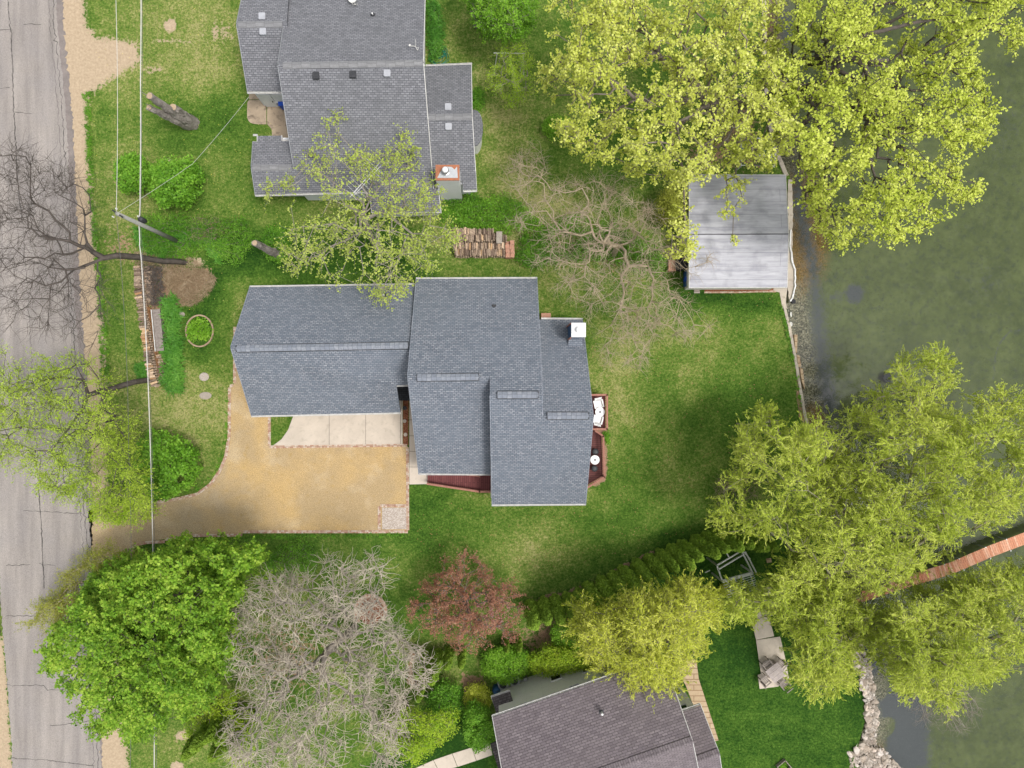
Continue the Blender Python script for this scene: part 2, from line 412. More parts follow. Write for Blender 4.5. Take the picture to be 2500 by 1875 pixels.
tone -= .6 * soft(px, py, [(900, 1880), (1100, 1700), (1200, 1800), (1220, 1900)], 30)
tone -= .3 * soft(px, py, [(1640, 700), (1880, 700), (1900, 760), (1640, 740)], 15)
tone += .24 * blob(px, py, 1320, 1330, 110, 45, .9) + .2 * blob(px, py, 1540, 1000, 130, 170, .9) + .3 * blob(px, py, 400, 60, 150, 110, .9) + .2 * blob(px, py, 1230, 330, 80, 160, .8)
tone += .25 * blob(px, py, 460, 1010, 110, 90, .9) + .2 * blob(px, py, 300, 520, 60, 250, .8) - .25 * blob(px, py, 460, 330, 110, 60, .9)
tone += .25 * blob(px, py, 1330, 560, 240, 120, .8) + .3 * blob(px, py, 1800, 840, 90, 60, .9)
t = NT('lawn_and_soil', .95, .08)
so = t.attr('soil'); mu = t.attr('mulch'); to = t.attr('tone')
nA = t.noise(.9, 5); nB = t.noise(5.5, 4); nC = t.noise(26, 3); nD = t.noise(2.2, 4)
g = t.math('ADD', to, t.math('MULTIPLY', t.math('SUBTRACT', nA, .5), .5)); g = t.math('ADD', g, t.math('MULTIPLY', t.math('SUBTRACT', nD, .5), .6))
g = t.math('ADD', g, t.math('MULTIPLY', t.math('SUBTRACT', nB, .5), 1.1)); g = t.math('ADD', g, t.math('MULTIPLY', t.math('SUBTRACT', nC, .5), .6), True)
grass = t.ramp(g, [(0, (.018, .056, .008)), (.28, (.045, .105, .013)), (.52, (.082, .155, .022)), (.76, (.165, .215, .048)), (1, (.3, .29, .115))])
grass = t.mix(.8, grass, t.ramp(t.noise(10, 6, rough=.75), [(.32, .12), (.68, .85)]), 'OVERLAY')
dirt = t.mix(t.ramp(nB, [(.3, 0), (.7, 1)]), (.5, .39, .27), (.35, .265, .175))
dirt = t.mix(t.math('MULTIPLY', t.ramp(nC, [(.5, 0), (.75, 1)]), .6), dirt, (.66, .54, .4))
mulc = t.mix(t.ramp(nB, [(.3, 0), (.7, 1)]), (.17, .095, .055), (.32, .19, .115)); mulc = t.mix(t.ramp(nC, [(.45, 0), (.7, 1)]), mulc, (.48, .35, .24))
def msk(v, lo=.42, hi=.58):
    a = t.math('ADD', v, t.math('MULTIPLY', t.math('SUBTRACT', nB, .5), 1.2)); a = t.math('ADD', a, t.math('MULTIPLY', t.math('SUBTRACT', nD, .5), .8)); a = t.math('ADD', a, t.math('MULTIPLY', t.math('SUBTRACT', nC, .5), .6))
    return t.ramp(a, [(lo, 0), (hi, 1)])
c = t.mix(msk(mu), grass, mulc); c = t.mix(msk(so), c, dirt)
t.bump(t.noise(30, 3), .06, .8); t.col(c); M['lawn'] = t.m
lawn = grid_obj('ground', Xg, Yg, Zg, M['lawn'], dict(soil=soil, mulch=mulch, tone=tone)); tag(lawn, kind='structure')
# --- lake bed
ts = np.concatenate([np.arange(0, 17, .18), [19, 23, 30, 60, 200, 600]])
Yg, Tg = np.meshgrid(ys, ts, indexing='ij'); Xg = shore_x(Yg[:, 0])[:, None] + Tg - .05
dep = np.clip(Tg / 5, 0, 1); Zg = -.56 - .55 * dep * dep * (3 - 2 * dep) + .05 * (fbm(Xg, Yg, .9, 2) - .5)
px, py = to_px(Xg, Yg)
grav = mx(np.clip(1.25 - Tg / 3.2, 0, 1) * (1 - blob(px, py, 1980, 1500, 300, 120, .1)), .6 * soft(px, py, [(2070, 1480), (2120, 1560), (2180, 1750), (2200, 1880), (2090, 1880)], 20))
brown = mx(1.2 * blob(px, py, 1968, 560, 62, 130, .5), .8 * blob(px, py, 2010, 1015, 40, 30, .6), .7 * blob(px, py, 1890, 60, 30, 80, .6), .5 * blob(px, py, 2170, 1850, 50, 30, .8))
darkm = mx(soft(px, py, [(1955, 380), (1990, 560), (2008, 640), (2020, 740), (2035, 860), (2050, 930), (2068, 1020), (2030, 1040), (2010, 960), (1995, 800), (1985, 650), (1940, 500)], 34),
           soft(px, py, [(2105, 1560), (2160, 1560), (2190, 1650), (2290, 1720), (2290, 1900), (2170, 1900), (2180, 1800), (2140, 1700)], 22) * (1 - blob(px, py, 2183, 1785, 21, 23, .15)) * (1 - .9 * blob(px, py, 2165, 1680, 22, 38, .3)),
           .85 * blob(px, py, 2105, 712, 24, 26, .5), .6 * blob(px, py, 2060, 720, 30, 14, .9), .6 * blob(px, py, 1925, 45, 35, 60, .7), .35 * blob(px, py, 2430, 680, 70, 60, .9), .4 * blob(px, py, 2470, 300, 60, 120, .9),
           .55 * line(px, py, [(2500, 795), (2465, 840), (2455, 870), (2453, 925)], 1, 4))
t = NT('lake_bed', .95, .05)
gr = t.attr('gravel'); br = t.attr('brown'); dk = t.attr('darkm')
n1 = t.noise(.5, 4); n2 = t.noise(3, 5); n3 = t.noise(14, 3)
alg = t.ramp(t.math('ADD', t.math('MULTIPLY', n1, .65), t.math('MULTIPLY', n2, .35)), [(.3, (.068, .082, .036)), (.5, (.1, .117, .047)), (.7, (.14, .158, .064))])
alg = t.mix(t.math('MULTIPLY', t.ramp(t.noise(1.8, 6, rough=.75), [(.5, 0), (.66, 1)]), .65), alg, (.06, .07, .058))
alg = t.mix(t.math('MULTIPLY', t.ramp(t.noise(1.1, 5, dist=.5), [(.5, 0), (.7, 1)]), .35), alg, (.16, .175, .08))
alg = t.mix(t.math('MULTIPLY', t.ramp(t.noise(7, 4), [(.62, 0), (.7, 1)]), .55), alg, (.04, .048, .042))
vz = t.n('TexVoronoi', Scale=14.0); t.link(t.coord(), vz.inputs['Vector']); sp = t.n('SeparateColor'); t.link(vz.outputs['Color'], sp.inputs[0])
gv = t.ramp(sp.outputs[0], [(0, (.035, .035, .028)), (.35, (.12, .105, .075)), (.7, (.27, .23, .165)), (1, (.42, .37, .28))])
gv = t.mix(t.ramp(n3, [(.4, 0), (.65, .7)]), gv, (.1, .095, .07))
def bm(v, k=.5, lo=.42, hi=.58):
    return t.ramp(t.math('ADD', v, t.math('MULTIPLY', t.math('SUBTRACT', n3, .5), 1.1 * k)), [(lo, 0), (hi, 1)])
c = t.mix(bm(gr, 1.5, .35, .65), alg, gv)
c = t.mix(t.math('MULTIPLY', bm(br, 1.4, .2, .8), .8), c, t.mix(t.ramp(n3, [(.4, 0), (.6, 1)]), (.08, .05, .018), (.3, .16, .045)))
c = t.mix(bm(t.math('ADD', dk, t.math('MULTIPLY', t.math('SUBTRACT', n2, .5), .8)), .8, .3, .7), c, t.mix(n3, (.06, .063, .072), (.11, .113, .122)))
t.col(c); M['bed'] = t.m
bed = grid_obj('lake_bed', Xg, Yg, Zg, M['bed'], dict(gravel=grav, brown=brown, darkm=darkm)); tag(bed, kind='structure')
# --- water
t = NT('lake_water'); tb = t.t
tb.nodes.remove(t.b)
lw = t.n('LayerWeight', Blend=.12); tr = t.n('BsdfTransparent'); tr.inputs[0].default_value = (.83, .87, .84, 1)
gl = t.n('BsdfGlossy'); gl.inputs['Roughness'].default_value = .06
bp = t.n('Bump', Strength=.12, Distance=.03); t.link(t.noise(2.5, 3, dist=.4), bp.inputs['Height']); t.link(bp.outputs[0], gl.inputs['Normal'])
fac = t.math('ADD', t.math('MULTIPLY', lw.outputs['Fresnel'], 1.0), .012, True)
mxs = t.n('MixShader'); t.link(fac, mxs.inputs[0]); t.link(tr.outputs[0], mxs.inputs[1]); t.link(gl.outputs[0], mxs.inputs[2])
t.link(mxs.outputs[0], tb.nodes["Material Output"].inputs['Surface'])
b = MB(); b.face([(19.1, -600, -.5), (600, -600, -.5), (600, 600, -.5), (19.1, 600, -.5)])
tag(b.build('lake', t.m), kind='structure')

# ------------------------------------------------------------------ flat surfaces
def densify(pts, step=6, jit=0, closed=True, seed=1):
    r = np.random.default_rng(seed); out = []
    n = len(pts)
    for i in range(n if closed else n - 1):
        a, b2 = np.array(pts[i], float), np.array(pts[(i + 1) % n], float)
        m = max(1, int(np.hypot(*(b2 - a)) / step))
        for k in range(m): out.append(a + (b2 - a) * k / m + (r.normal(0, jit, 2) if jit else 0))
    if not closed: out.append(np.array(pts[-1], float))
    return out
def sheet(name, pts, z, m, parent=None, kind='structure', th=.0, jit=0, step=6, seed=1):
    """flat surface lying on the ground; th > 0 gives it a visible edge"""
    q = densify(pts, step, jit, seed=seed) if jit else pts
    b = MB(); w = [P(x, y, 0) for x, y in q]
    if th: b.prism([(p.x, p.y) for p in w], z - th, z)
    else: b.face([(p.x, p.y, z) for p in w])
    o = b.build(name, m, parent)
    if kind: tag(o, kind=kind)
    return o
# road with its dark berm
t = NT('road_chipseal', .95, .1)
uvw = t.coord(); mp = t.n('Mapping'); t.link(uvw, mp.inputs[0]); mp.inputs['Scale'].default_value = (1.1, .09, 1); mp.inputs['Rotation'].default_value = (0, 0, R(-3))
st = t.noise(1.3, 5, mp.outputs[0]); big = t.noise(.45, 4); fine = t.noise(28, 3)
c = t.mix(t.ramp(st, [(.36, 0), (.64, 1)]), (.235, .212, .196), (.33, .298, .272))
c = t.mix(t.ramp(big, [(.4, 0), (.7, .5)]), c, (.26, .24, .235))
c = t.mix(.7, c, t.ramp(fine, [(.25, .22), (.75, .72)]), 'OVERLAY')
t.bump(fine, .01, .5); M['road'] = t.col(c)
M['berm'] = varied('asphalt_berm', (.19, .165, .155), (.27, .235, .215), 2, .95, (.07, .06, .06), 20, .02)
M['tar'] = varied('crack_tar', (.06, .055, .052), (.13, .12, .11), 3, .8, bump=0)
RE = [(135, -60), (140, 60), (150, 154), (163, 309), (170, 463), (178, 640), (181, 716), (193, 870), (204, 1024), (212, 1235), (222, 1335), (232, 1550), (245, 1810), (250, 1960)]
LE = [(-500, 1960), (-500, -60)]
LB = [(32, 1960), (31, 1875), (22, 1720), (12, 1600), (2, 1480), (-8, 1300), (-30, 900), (-50, -60)]
road = sheet('road', densify(RE, 5, 1.3, False, 4) + densify(LB, 5, 1.2, False, 5), .012, M['road'])
sheet('road_berm', densify([(x - 2, y) for x, y in RE], 5, .8, False, 6) + densify([(x + (15 if y < 1240 else 3), y) for x, y in RE][::-1], 5, 2.2, False, 7), .008, M['berm'])
b = MB()
Z1 = 2.592
def crack(pts, w=.035, jit=1.0, sd=0):
    q = densify(pts, 7, jit, False, sd)
    for i in range(len(q) - 1):
        a, c2 = P(*q[i]), P(*q[i + 1]); a.z = c2.z = .0145; d = (c2 - a); nn = Vector((-d.y, d.x, 0)).normalized() * (w * random.uniform(.5, 1.2)) / 2
        e = d.normalized() * .02
        b.face([a - nn - e, c2 - nn + e, c2 + nn + e, a + nn - e])
s = lambda L, oy=0: [(x / Z1, y / Z1 + oy) for x, y in L]
crack(s([(48, -60), (55, 70), (70, 200), (80, 420), (88, 700), (100, 900), (112, 1100), (125, 1280), (145, 1410)]), .07, 1, 1)
crack([(56, 544), (70, 750), (85, 1000), (96, 1198)], .03, 1, 11)
crack(s([(245, 1550), (253, 1659)], 600) + s([(262, 120), (270, 300), (280, 520)], 1235), .07, .6, 2)
for k, (pp, oy) in enumerate([([(-5, 188), (75, 190)], 0), ([(150, 152), (260, 155)], 0), ([(100, 712), (200, 720)], 0), ([(0, 1412), (145, 1404)], 0), ([(0, 560), (60, 555)], 0),
                              ([(40, 378), (190, 370)], 1235), ([(255, 370), (345, 376)], 1235), ([(35, 695), (250, 700)], 1235), ([(40, 1128), (80, 1138), (280, 1135), (300, 1165), (440, 1162)], 1235),
                              ([(320, 1390), (420, 1385), (560, 1360)], 1235), ([(70, 1592), (300, 1610), (600, 1645)], 1235), ([(150, 30), (520, 50)], 1235)]):
    crack(s(pp, oy), .045, .9, 20 + k)
crack([(x - 8, y) for x, y in RE], .05, 2.0, 40); crack([(x - 18, y) for x, y in RE if y > 1500 or y < 400], .03, 1.5, 41)
b.build('crack_seal', M['tar'], road)
# driveway of tan gravel, brick edged
t = NT('driveway_gravel', .95, .08)
xs_ = t.n('SeparateXYZ'); t.link(t.coord(), xs_.inputs[0])
c = t.mix(t.ramp(t.noise(.32, 5, dist=.5), [(.38, 0), (.6, 1)]), (.46, .32, .15), (.38, .28, .155))
wst = t.ramp(t.math('ADD', t.math('MULTIPLY', xs_.outputs[0], -.09), t.math('ADD', t.math('MULTIPLY', t.noise(.8, 4, dist=.6), .8), -1.75)), [(.25, 0), (.55, .55)])
c = t.mix(wst, c, (.36, .29, .2))
c = t.mix(t.ramp(t.noise(.6, 6, dist=.3), [(.52, 0), (.72, .5)]), c, (.5, .4, .27))
c = t.mix(t.ramp(t.noise(2.2, 4), [(.56, 0), (.78, .5)]), c, (.36, .23, .07))
c = t.mix(.8, c, t.ramp(t.noise(18, 6, rough=.7), [(.28, .15), (.72, .85)]), 'OVERLAY')
c = t.mix(t.ramp(t.noise(9, 2), [(.7, 0), (.76, .8)]), c, (.2, .15, .1))
t.bump(t.noise(26, 3), .02, .5); M['drive'] = t.col(c)
DW = [(571, 801), (571, 938), (560, 942), (560, 1063), (552, 1113), (536, 1152), (513, 1183), (482, 1206), (436, 1217), (382, 1225), (300, 1235), (240, 1232),
      (216, 1250), (222, 1335), (250, 1365), (300, 1350), (322, 1331), (355, 1322), (403, 1316), (471, 1311), (590, 1302), (996, 1296), (996, 1090), (657, 1092), (655, 1000), (680, 980), (640, 850)]
drive = sheet('driveway', densify(DW[:10], 5, 0, False) + densify(DW[9:14], 5, 3.5, False, 9)[1:] + densify(DW[13:], 5, 0, False)[1:], .008, M['drive'])
pad = sheet('paver_pad', [(933, 1239), (993, 1239), (994, 1292), (933, 1292)], .03, M['pebble'], kind='structure', th=.03)
def bricks(name, label, paths, w=7, group=None):
    """two rows of bricks laid flat along a path (photo px)"""
    e = thing(name, label, 'edging', P(*paths[0][0])); 
    for pth in paths:
        b = MB()
        for i in range(len(pth) - 1):
            a, c2 = P(*pth[i]), P(*pth[i + 1]); d = c2 - a; L = d.length; n = max(1, int(round(L / .125)))
            rz = math.atan2(d.y, d.x); side = Vector((-d.y, d.x, 0)).normalized()
            for k in range(n):
                for r_ in (-.5, .5):
                    if L < .6 and r_ > 0 and n < 2: continue
                    c3 = a + d * ((k + .5) / n) + side * r_ * w * .03 / 2 * 1.02
                    b.box((c3.x, c3.y, .03 + random.uniform(-.006, .006)), (L / n - .012, w * .015 - .01, .08), rz + random.uniform(-.03, .03))
        b.build('brick_row', M['brick_edge'], e)
    return e
t = NT('edging_brick', .9, .15); rnd = t.n('NewGeometry').outputs['Random Per Island']
M['brick_edge'] = t.col(t.mix(t.ramp(t.noise(20, 3), [(.4, 0), (.8, .6)]), t.ramp(rnd, [(0, (.36, .19, .13)), (.35, (.46, .3, .22)), (.7, (.55, .43, .33)), (1, (.6, .52, .44))]), (.3, .2, .15)))
bricks('brick_edging', 'long curving brick edging on the west side of the tan gravel driveway', [[(574, 798), (573, 936)], [(570, 940), (562, 943)], [(561, 946), (560, 1063), (552, 1113), (536, 1152), (513, 1183), (482, 1206), (436, 1217), (384, 1226)]])
bricks('brick_edging', 'stepped brick edging along the south side of the gravel driveway', [[(322, 1338), (340, 1328), (360, 1324), (403, 1322)], [(403, 1316), (471, 1315)], [(472, 1307), (592, 1306)], [(594, 1298), (996, 1298)]])
bricks('brick_edging', 'brick edging between the concrete apron and the gravel driveway', [[(658, 1017), (658, 1088)], [(658, 1091), (994, 1087)]])
bricks('brick_edging', 'straight pale brick edging beside the walkway at the east end of the driveway', [[(995, 1092), (996, 1294)]])
bricks('brick_edging', 'brick edging round the small pebble square in the driveway corner', [[(926, 1294), (926, 1236)], [(928, 1234), (992, 1234)]])
# apron and walks: slabs with joints between them
def slabs(name, polys, m, z=.04, th=.05):
    b = MB()
    for pl in polys:
        w = [P(*q) for q in pl]; cx = sum((v for v in w), Vector()) / len(w)
        w = [v + (cx - v).normalized() * .022 for v in w]
        b.prism([(v.x, v.y) for v in w], z - th, z)
    return tag(b.build(name, m), kind='structure')
sheet('joint_bed', [(665, 1088), (982, 1086), (983, 950), (725, 950), (716, 1015), (703, 1050), (687, 1073)], .004, M['tar'])
slabs('concrete_apron', [[(804, 1089), (664, 1090), (687, 1073), (703, 1050), (716, 1015), (728, 950), (804, 950)], [(804, 1089), (804, 950), (893, 950), (893, 1088)], [(893, 1088), (893, 950), (978, 950), (978, 1087)], [(978.5, 1087), (978.5, 950), (983, 950), (983, 1087)]], M['concrete'])
sheet('mulch_strip', [(984, 960), (998, 960), (997, 1087), (984, 1087)], .012, M['chip'])
slabs('walkway', [[(999, 950), (1030, 950), (1030, 986), (999, 986)], [(999, 986), (1030, 986), (1030, 1025), (999, 1025)], [(999, 1025), (1045, 1025), (1045, 1064), (999, 1064)], [(999, 1064), (1045, 1064), (1045, 1102), (999, 1102)],
                  [(999, 1102), (1045, 1102), (1045, 1140), (999, 1140)], [(999, 1140), (1045, 1140), (1045, 1182), (999, 1183)]], M['concrete'])
sheet('joint_bed', [(999, 950), (1045, 950), (1045, 1182), (999, 1182)], .006, M['tar'])
Z5 = lambda L: [(580 + x / 10.37, 200 + y / 10.37) for x, y in L]
slabs('patio', [Z5([(285, 200), (730, 200), (735, 440), (290, 450)]), Z5([(290, 455), (250, 510), (238, 700), (240, 900), (265, 980), (320, 1040), (400, 1070), (560, 1082), (738, 1080), (735, 450)]),
                Z5([(745, 200), (1500, 200), (1500, 1450), (900, 1450), (870, 1330), (865, 1230), (830, 1170), (780, 1110), (745, 1080)])], M['concrete_old'], .03, .04)
slabs('walkway_south', [[(995, 1875 + 8), (1058, 1855), (1072, 1883), (1040, 1905)], [(1058, 1855), (1104, 1839), (1117, 1872), (1072, 1883)], [(1104, 1839), (1152, 1824), (1163, 1857), (1117, 1872)], [(1152, 1824), (1196, 1808), (1203, 1843), (1163, 1857)]], M['concrete'])
slabs('lake_patio', [[(1834, 1515), (1845, 1562), (1890, 1553), (1876, 1500)], [(1845, 1562), (1857, 1645), (1849, 1648), (1854, 1682), (1900, 1676), (1926, 1655), (1923, 1634), (1910, 1576), (1904, 1553)], [(1847, 1437), (1885, 1432), (1895, 1500), (1834, 1515)]], M['concrete'], .05, .06)
Z9 = lambda L: [(1600 + x / 6.035, 1600 + y / 6.035) for x, y in L]
sheet('side_walk', Z9([(330, 60), (600, 60), (640, 350), (860, 1030), (930, 1250), (880, 1260), (640, 900), (560, 740), (450, 450), (370, 300)]), .03, M['paver'], th=.04)
sheet('boathouse_landing', [(1888, 700), (1922, 700), (1918, 740), (1922, 753), (1910, 753), (1903, 714), (1888, 711)], .035, M['seawall'], th=.05)
for pl in ([(1923, 440), (1934, 440), (1935, 560), (1933, 610), (1938, 655), (1938, 700), (1937, 720), (1926, 737), (1922, 700)],):
    sheet('seawall_cap', pl, .06, M['seawall'], th=.5, jit=.7, step=7, seed=3)
# ------------------------------------------------------------------ houses
def PP(*L): return [P(*q) for q in L]
def hull(mb, prof, x0, x1, fr=None):
    """extrude a (y,z) profile from x0 to x1; fr maps local (x,y,z) to world"""
    fr = fr or (lambda x, y, z: (x, y, z)); n = len(prof)
    V = [fr(x0, y, z) for y, z in prof] + [fr(x1, y, z) for y, z in prof]
    mb.add(V, [tuple(reversed(range(n))), tuple(range(n, 2 * n))])
    for i in range(n):
        j = (i + 1) % n; q = [V[i], V[j], V[n + j], V[n + i]]
        h = abs(prof[i][0] - prof[j][0]) + abs(prof[i][1] - prof[j][1])
        mb.face(q, [(0, prof[i][1]), (0, prof[j][1]), (x1 - x0, prof[j][1]), (x1 - x0, prof[i][1])])
def roof(parent, planes, m, axis=(1, 0, 0), t=.16):
    b = MB()
    for pl in planes: b.slab(pl, t, axis)
    return b.build('roof', m, parent)
def gutter(parent, lines, m=None, w=.1, hangers=True):
    for a, c in lines:
        b = MB()
        a, c = P(*a), P(*c); d = (c - a).normalized(); s = Vector((d.y, -d.x, 0))
        out = s
        for sg, off, hh in ((1, .0, .1), (1, w, .1)): b.bar(a + out * off * 1.0 + Vector((0, 0, -.06)), c + out * off + Vector((0, 0, -.06)), .018, hh)
        b.bar(a + out * w / 2 + Vector((0, 0, -.11)), c + out * w / 2 + Vector((0, 0, -.11)), w, .015)
        L = (c - a).length; n = int(L / .75)
        for k in range(n + 1):
            p = a + (c - a) * (k / max(1, n)) + out * w / 2; b.box((p.x, p.y, p.z - .01), (.035, w, .012), math.atan2(d.y, d.x))
        b.build('gutter', m or M['gutter'], parent)
def rake(parent, lines, m=None):
    for a, c in lines:
        b = MB(); a, c = P(*a), P(*c); dz = Vector((0, 0, -.075)); b.bar(a + dz, c + dz, .04, .19); b.build('rake_board', m or M['gutter'], parent)
def on_roof(px_, py_, *tri):
    """where the view ray through a photo pixel meets the roof plane through three (px, py, h) points; returns (px, py, h)"""
    a, b_, c_ = [P(*q) for q in tri]; n_ = (b_ - a).cross(c_ - a); o_ = Vector((0, 0, H)); d_ = P(px_, py_, 0) - o_
    t_ = (a - o_).dot(n_) / d_.dot(n_); return (px_, py_, H * (1 - t_))
def vent_box(parent, pts, m, sz=.38, hh=.16, name='roof_vent'):
    for p in pts:
        q = P(*p); b = MB(); b.prism([(q.x + sx_ * sz / 2, q.y + sy_ * sz / 2) for sx_, sy_ in ((-1, -1), (1, -1), (1, 1), (-1, 1))], q.z - .25, q.z + hh - .04)
        k = sz / 2 + .03
        b.prism([(q.x + k * cx_, q.y + k * cy_) for cx_, cy_, a_ in ((-1, -.8, 0), (-.8, -1, 0), (.8, -1, 0), (1, -.8, 0), (1, .8, 0), (.8, 1, 0), (-.8, 1, 0), (-1, .8, 0))], q.z + hh - .04, q.z + hh)
        b.build(name, m, parent)
def pipe_vent(parent, p, m, flash, r=.05, hh=.4):
    q = P(*p); b = MB(); b.tube([q + Vector((0, 0, -.1)), q + Vector((0, 0, hh))], r, 10); pv = b.build('vent_pipe', m, parent)
    b = MB(); b.box((q.x, q.y, q.z + .03), (.3, .26, .03)); b.lathe((q.x, q.y, q.z), [(.13, 0), (.11, .07), (.07, .14)], 12); b.build('flashing', flash, pv)
def ridge_cap(parent, a, c, m, w=.42, h=.07, name='ridge_vent'):
    a, c = P(*a), P(*c); d = (c - a).normalized(); s = Vector((-d.y, d.x, 0)); up = Vector((0, 0, 1)); b = MB()
    pr = [(-w / 2, -w * .36), (0, h), (w / 2, -w * .36), (w / 2, -w * .36 + .07), (0, h + .075), (-w / 2, -w * .36 + .07)]
    V = [a + s * x + up * z for x, z in pr] + [c + s * x + up * z for x, z in pr]; L = (c - a).length
    b.add(V, [(5, 4, 3, 2, 1, 0), (6, 7, 8, 9, 10, 11), (0, 1, 7, 6), (1, 2, 8, 7), (2, 3, 9, 8), (5, 0, 6, 11)])
    b.face([V[3], V[4], V[10], V[9]], [(0, 0), (.26, 0), (.26, L), (0, L)]); b.face([V[4], V[5], V[11], V[10]], [(.26, 0), (.5, 0), (.5, L), (.26, L)])
    o = b.build(name, m, parent)
    if name == 'ridge_vent':
        b = MB()
        for sg in (-1, 1): b.bar(a + s * sg * (w / 2 + .02) + up * (-w * .36 - .01), c + s * sg * (w / 2 + .02) + up * (-w * .36 - .01), .05, .03)
        for q in (a, c): b.bar(q - s * w / 2, q + s * w / 2, .04, .1)
        b.build('vent_slot', M['dark'], o)
    return o
def window(parent, c, ux, w, h, out, mfr, mgl, sill=False, fw=.08):
    """window centred at c on a wall; ux along the wall, out its outward normal"""
    ux = Vector(ux).normalized(); out = Vector(out).normalized(); up = Vector((0, 0, 1)); c = Vector(c)
    b = MB(); Mx = Matrix((ux, out, up)).transposed()
    for sx_ in (-1, 1): b.box(c + ux * sx_ * (w / 2 - fw / 2) + out * .03, (fw, .08, h), M=Mx)
    for sz_ in (-1, 1): b.box(c + up * sz_ * (h / 2 - fw / 2) + out * .03, (w - 2 * fw, .08, fw), M=Mx)
    f = b.build('window', mfr, parent)
    b = MB(); b.box(c + out * .012, (w - 2 * fw, .03, h - 2 * fw), M=Mx); b.build('pane', mgl, f)
# ---- the main house in the middle
mh = thing('house', 'house with blue-grey shingle roofs and long ridge vents in the middle of the lawn', 'house', P(1150, 950))
wallm = M['lapsiding']
b = MB()
hull(b, [(-1.1, 0), (7.0, 0), (7.0, 2.85), (3.0, 5.85), (-1.1, 2.8)], P(590, 850, 5)[0] + .35, P(978, 1000, 3)[0] - .3)
hull(b, [(.7, 0), (7.0, 0), (7.0, 2.85), (3.0, 5.85), (.7, 4.15)], P(978, 1000, 3)[0] - .3, -5.0)
b.build('wall', wallm, mh)
b = MB()
hull(b, [(-5.1, 0), (7.6, 0), (7.6, 2.85), (1.14, 7.7), (-5.1, 3.0)], -4.95, 0.02)
hull(b, [(-7.1, 0), (7.6, 0), (7.6, 2.85), (0, 8.5), (-7.1, 3.2)], -.05, 2.9)
hull(b, [(-7.1, 0), (4.8, 0), (4.8, 2.85), (-1.36, 7.5), (-7.1, 3.2)], 2.9, 6.05)
b.build('wall', wallm, mh)
roof(mh, [PP((610, 701, 2.8), (1016, 695, 2.8), (1000, 843, 6.14), (563, 848, 6.14)),
          PP((563, 848, 6.14), (1000, 843, 6.14), (1002, 939, 4.4), (968, 941, 4.4), (978, 1007, 2.8), (614, 1015, 2.8))], M['roof_main'])
rp = M['roof_main']
stp = P(1325, 1015, 7.83)
roof(mh, [PP((1016, 681, 2.9), (1311, 680, 2.9), (1325, 964, 8.8), (1196, 964, 8.8), (1196, 921, 8.0), (995, 918, 8.0)),
          PP((995, 918, 8.0), (1196, 921, 8.0), (1201, 1158, 3.06), (1022, 1156, 3.06)),
          PP((1196, 964, 8.8), (1325, 964, 8.8), (1325, 1015, 7.83), (1449, 1017, 7.83), (1430, 1230, 3.2), (1201, 1232, 3.2))], rp)
roof(mh, [[P(1449, 1017, 7.83), Vector((2.95, stp.y, 7.83)), Vector((2.95, 5.18, 2.9)), P(1422, 780, 2.9)]], rp)
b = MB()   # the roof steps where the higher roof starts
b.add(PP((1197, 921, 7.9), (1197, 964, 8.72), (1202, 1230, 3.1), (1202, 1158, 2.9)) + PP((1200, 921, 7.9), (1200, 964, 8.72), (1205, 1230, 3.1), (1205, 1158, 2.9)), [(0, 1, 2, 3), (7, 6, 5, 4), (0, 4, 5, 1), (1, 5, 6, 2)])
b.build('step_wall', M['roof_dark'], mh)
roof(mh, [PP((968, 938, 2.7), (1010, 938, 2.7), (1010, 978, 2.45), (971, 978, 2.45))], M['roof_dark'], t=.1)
ridge_cap(mh, (577, 851, 6.16), (997, 843, 6.16), M['roof_cap']); ridge_cap(mh, (1018, 922, 8.02), (1169, 920, 8.02), M['roof_cap'])
ridge_cap(mh, (1214, 964, 8.82), (1314, 964, 8.82), M['roof_cap']); ridge_cap(mh, (1336, 1015, 7.85), (1437, 1015, 7.85), M['roof_cap'])
gutter(mh, [((1016, 695, 2.75), (610, 701, 2.75)), ((614, 1015, 2.75), (978, 1007, 2.75)), ((1311, 680, 2.85), (1016, 681, 2.85)), ((1022, 1156, 3.0), (1201, 1157, 3.0)),
            ((1201, 1232, 3.15), (1430, 1230, 3.15)), ((1422, 780, 2.85), (1322, 779, 2.85)), ((967, 940.5, 4.33), (1001, 939.5, 4.33))])
rake(mh, [((610, 701, 2.78), (563, 848, 6.1)), ((563, 848, 6.1), (614, 1015, 2.78)), ((1016, 681, 2.86), (995, 918, 7.95)), ((995, 918, 7.95), (1022, 1156, 3.0)), ((1196, 964, 8.76), (1201, 1232, 3.15)),
          ((1311, 680, 2.86), (1325, 964, 8.76)), ((1325, 964, 8.76), (1325, 1013, 7.85)), ((1422, 780, 2.86), (1449, 1017, 7.8)), ((1449, 1017, 7.8), (1430, 1230, 3.15))], M['roof_cap'])
mN = [(1016, 681, 2.9), (1325, 964, 8.8), (995, 918, 8.0)]; gN = [(1016, 695, 2.8), (1000, 843, 6.14), (563, 848, 6.14)]
pipe_vent(mh, on_roof(1206, 748, *mN), M['dark'], M['dark'], .07, .2); pipe_vent(mh, on_roof(938, 721, *gN), M['white'], M['dark'], .07, .5)
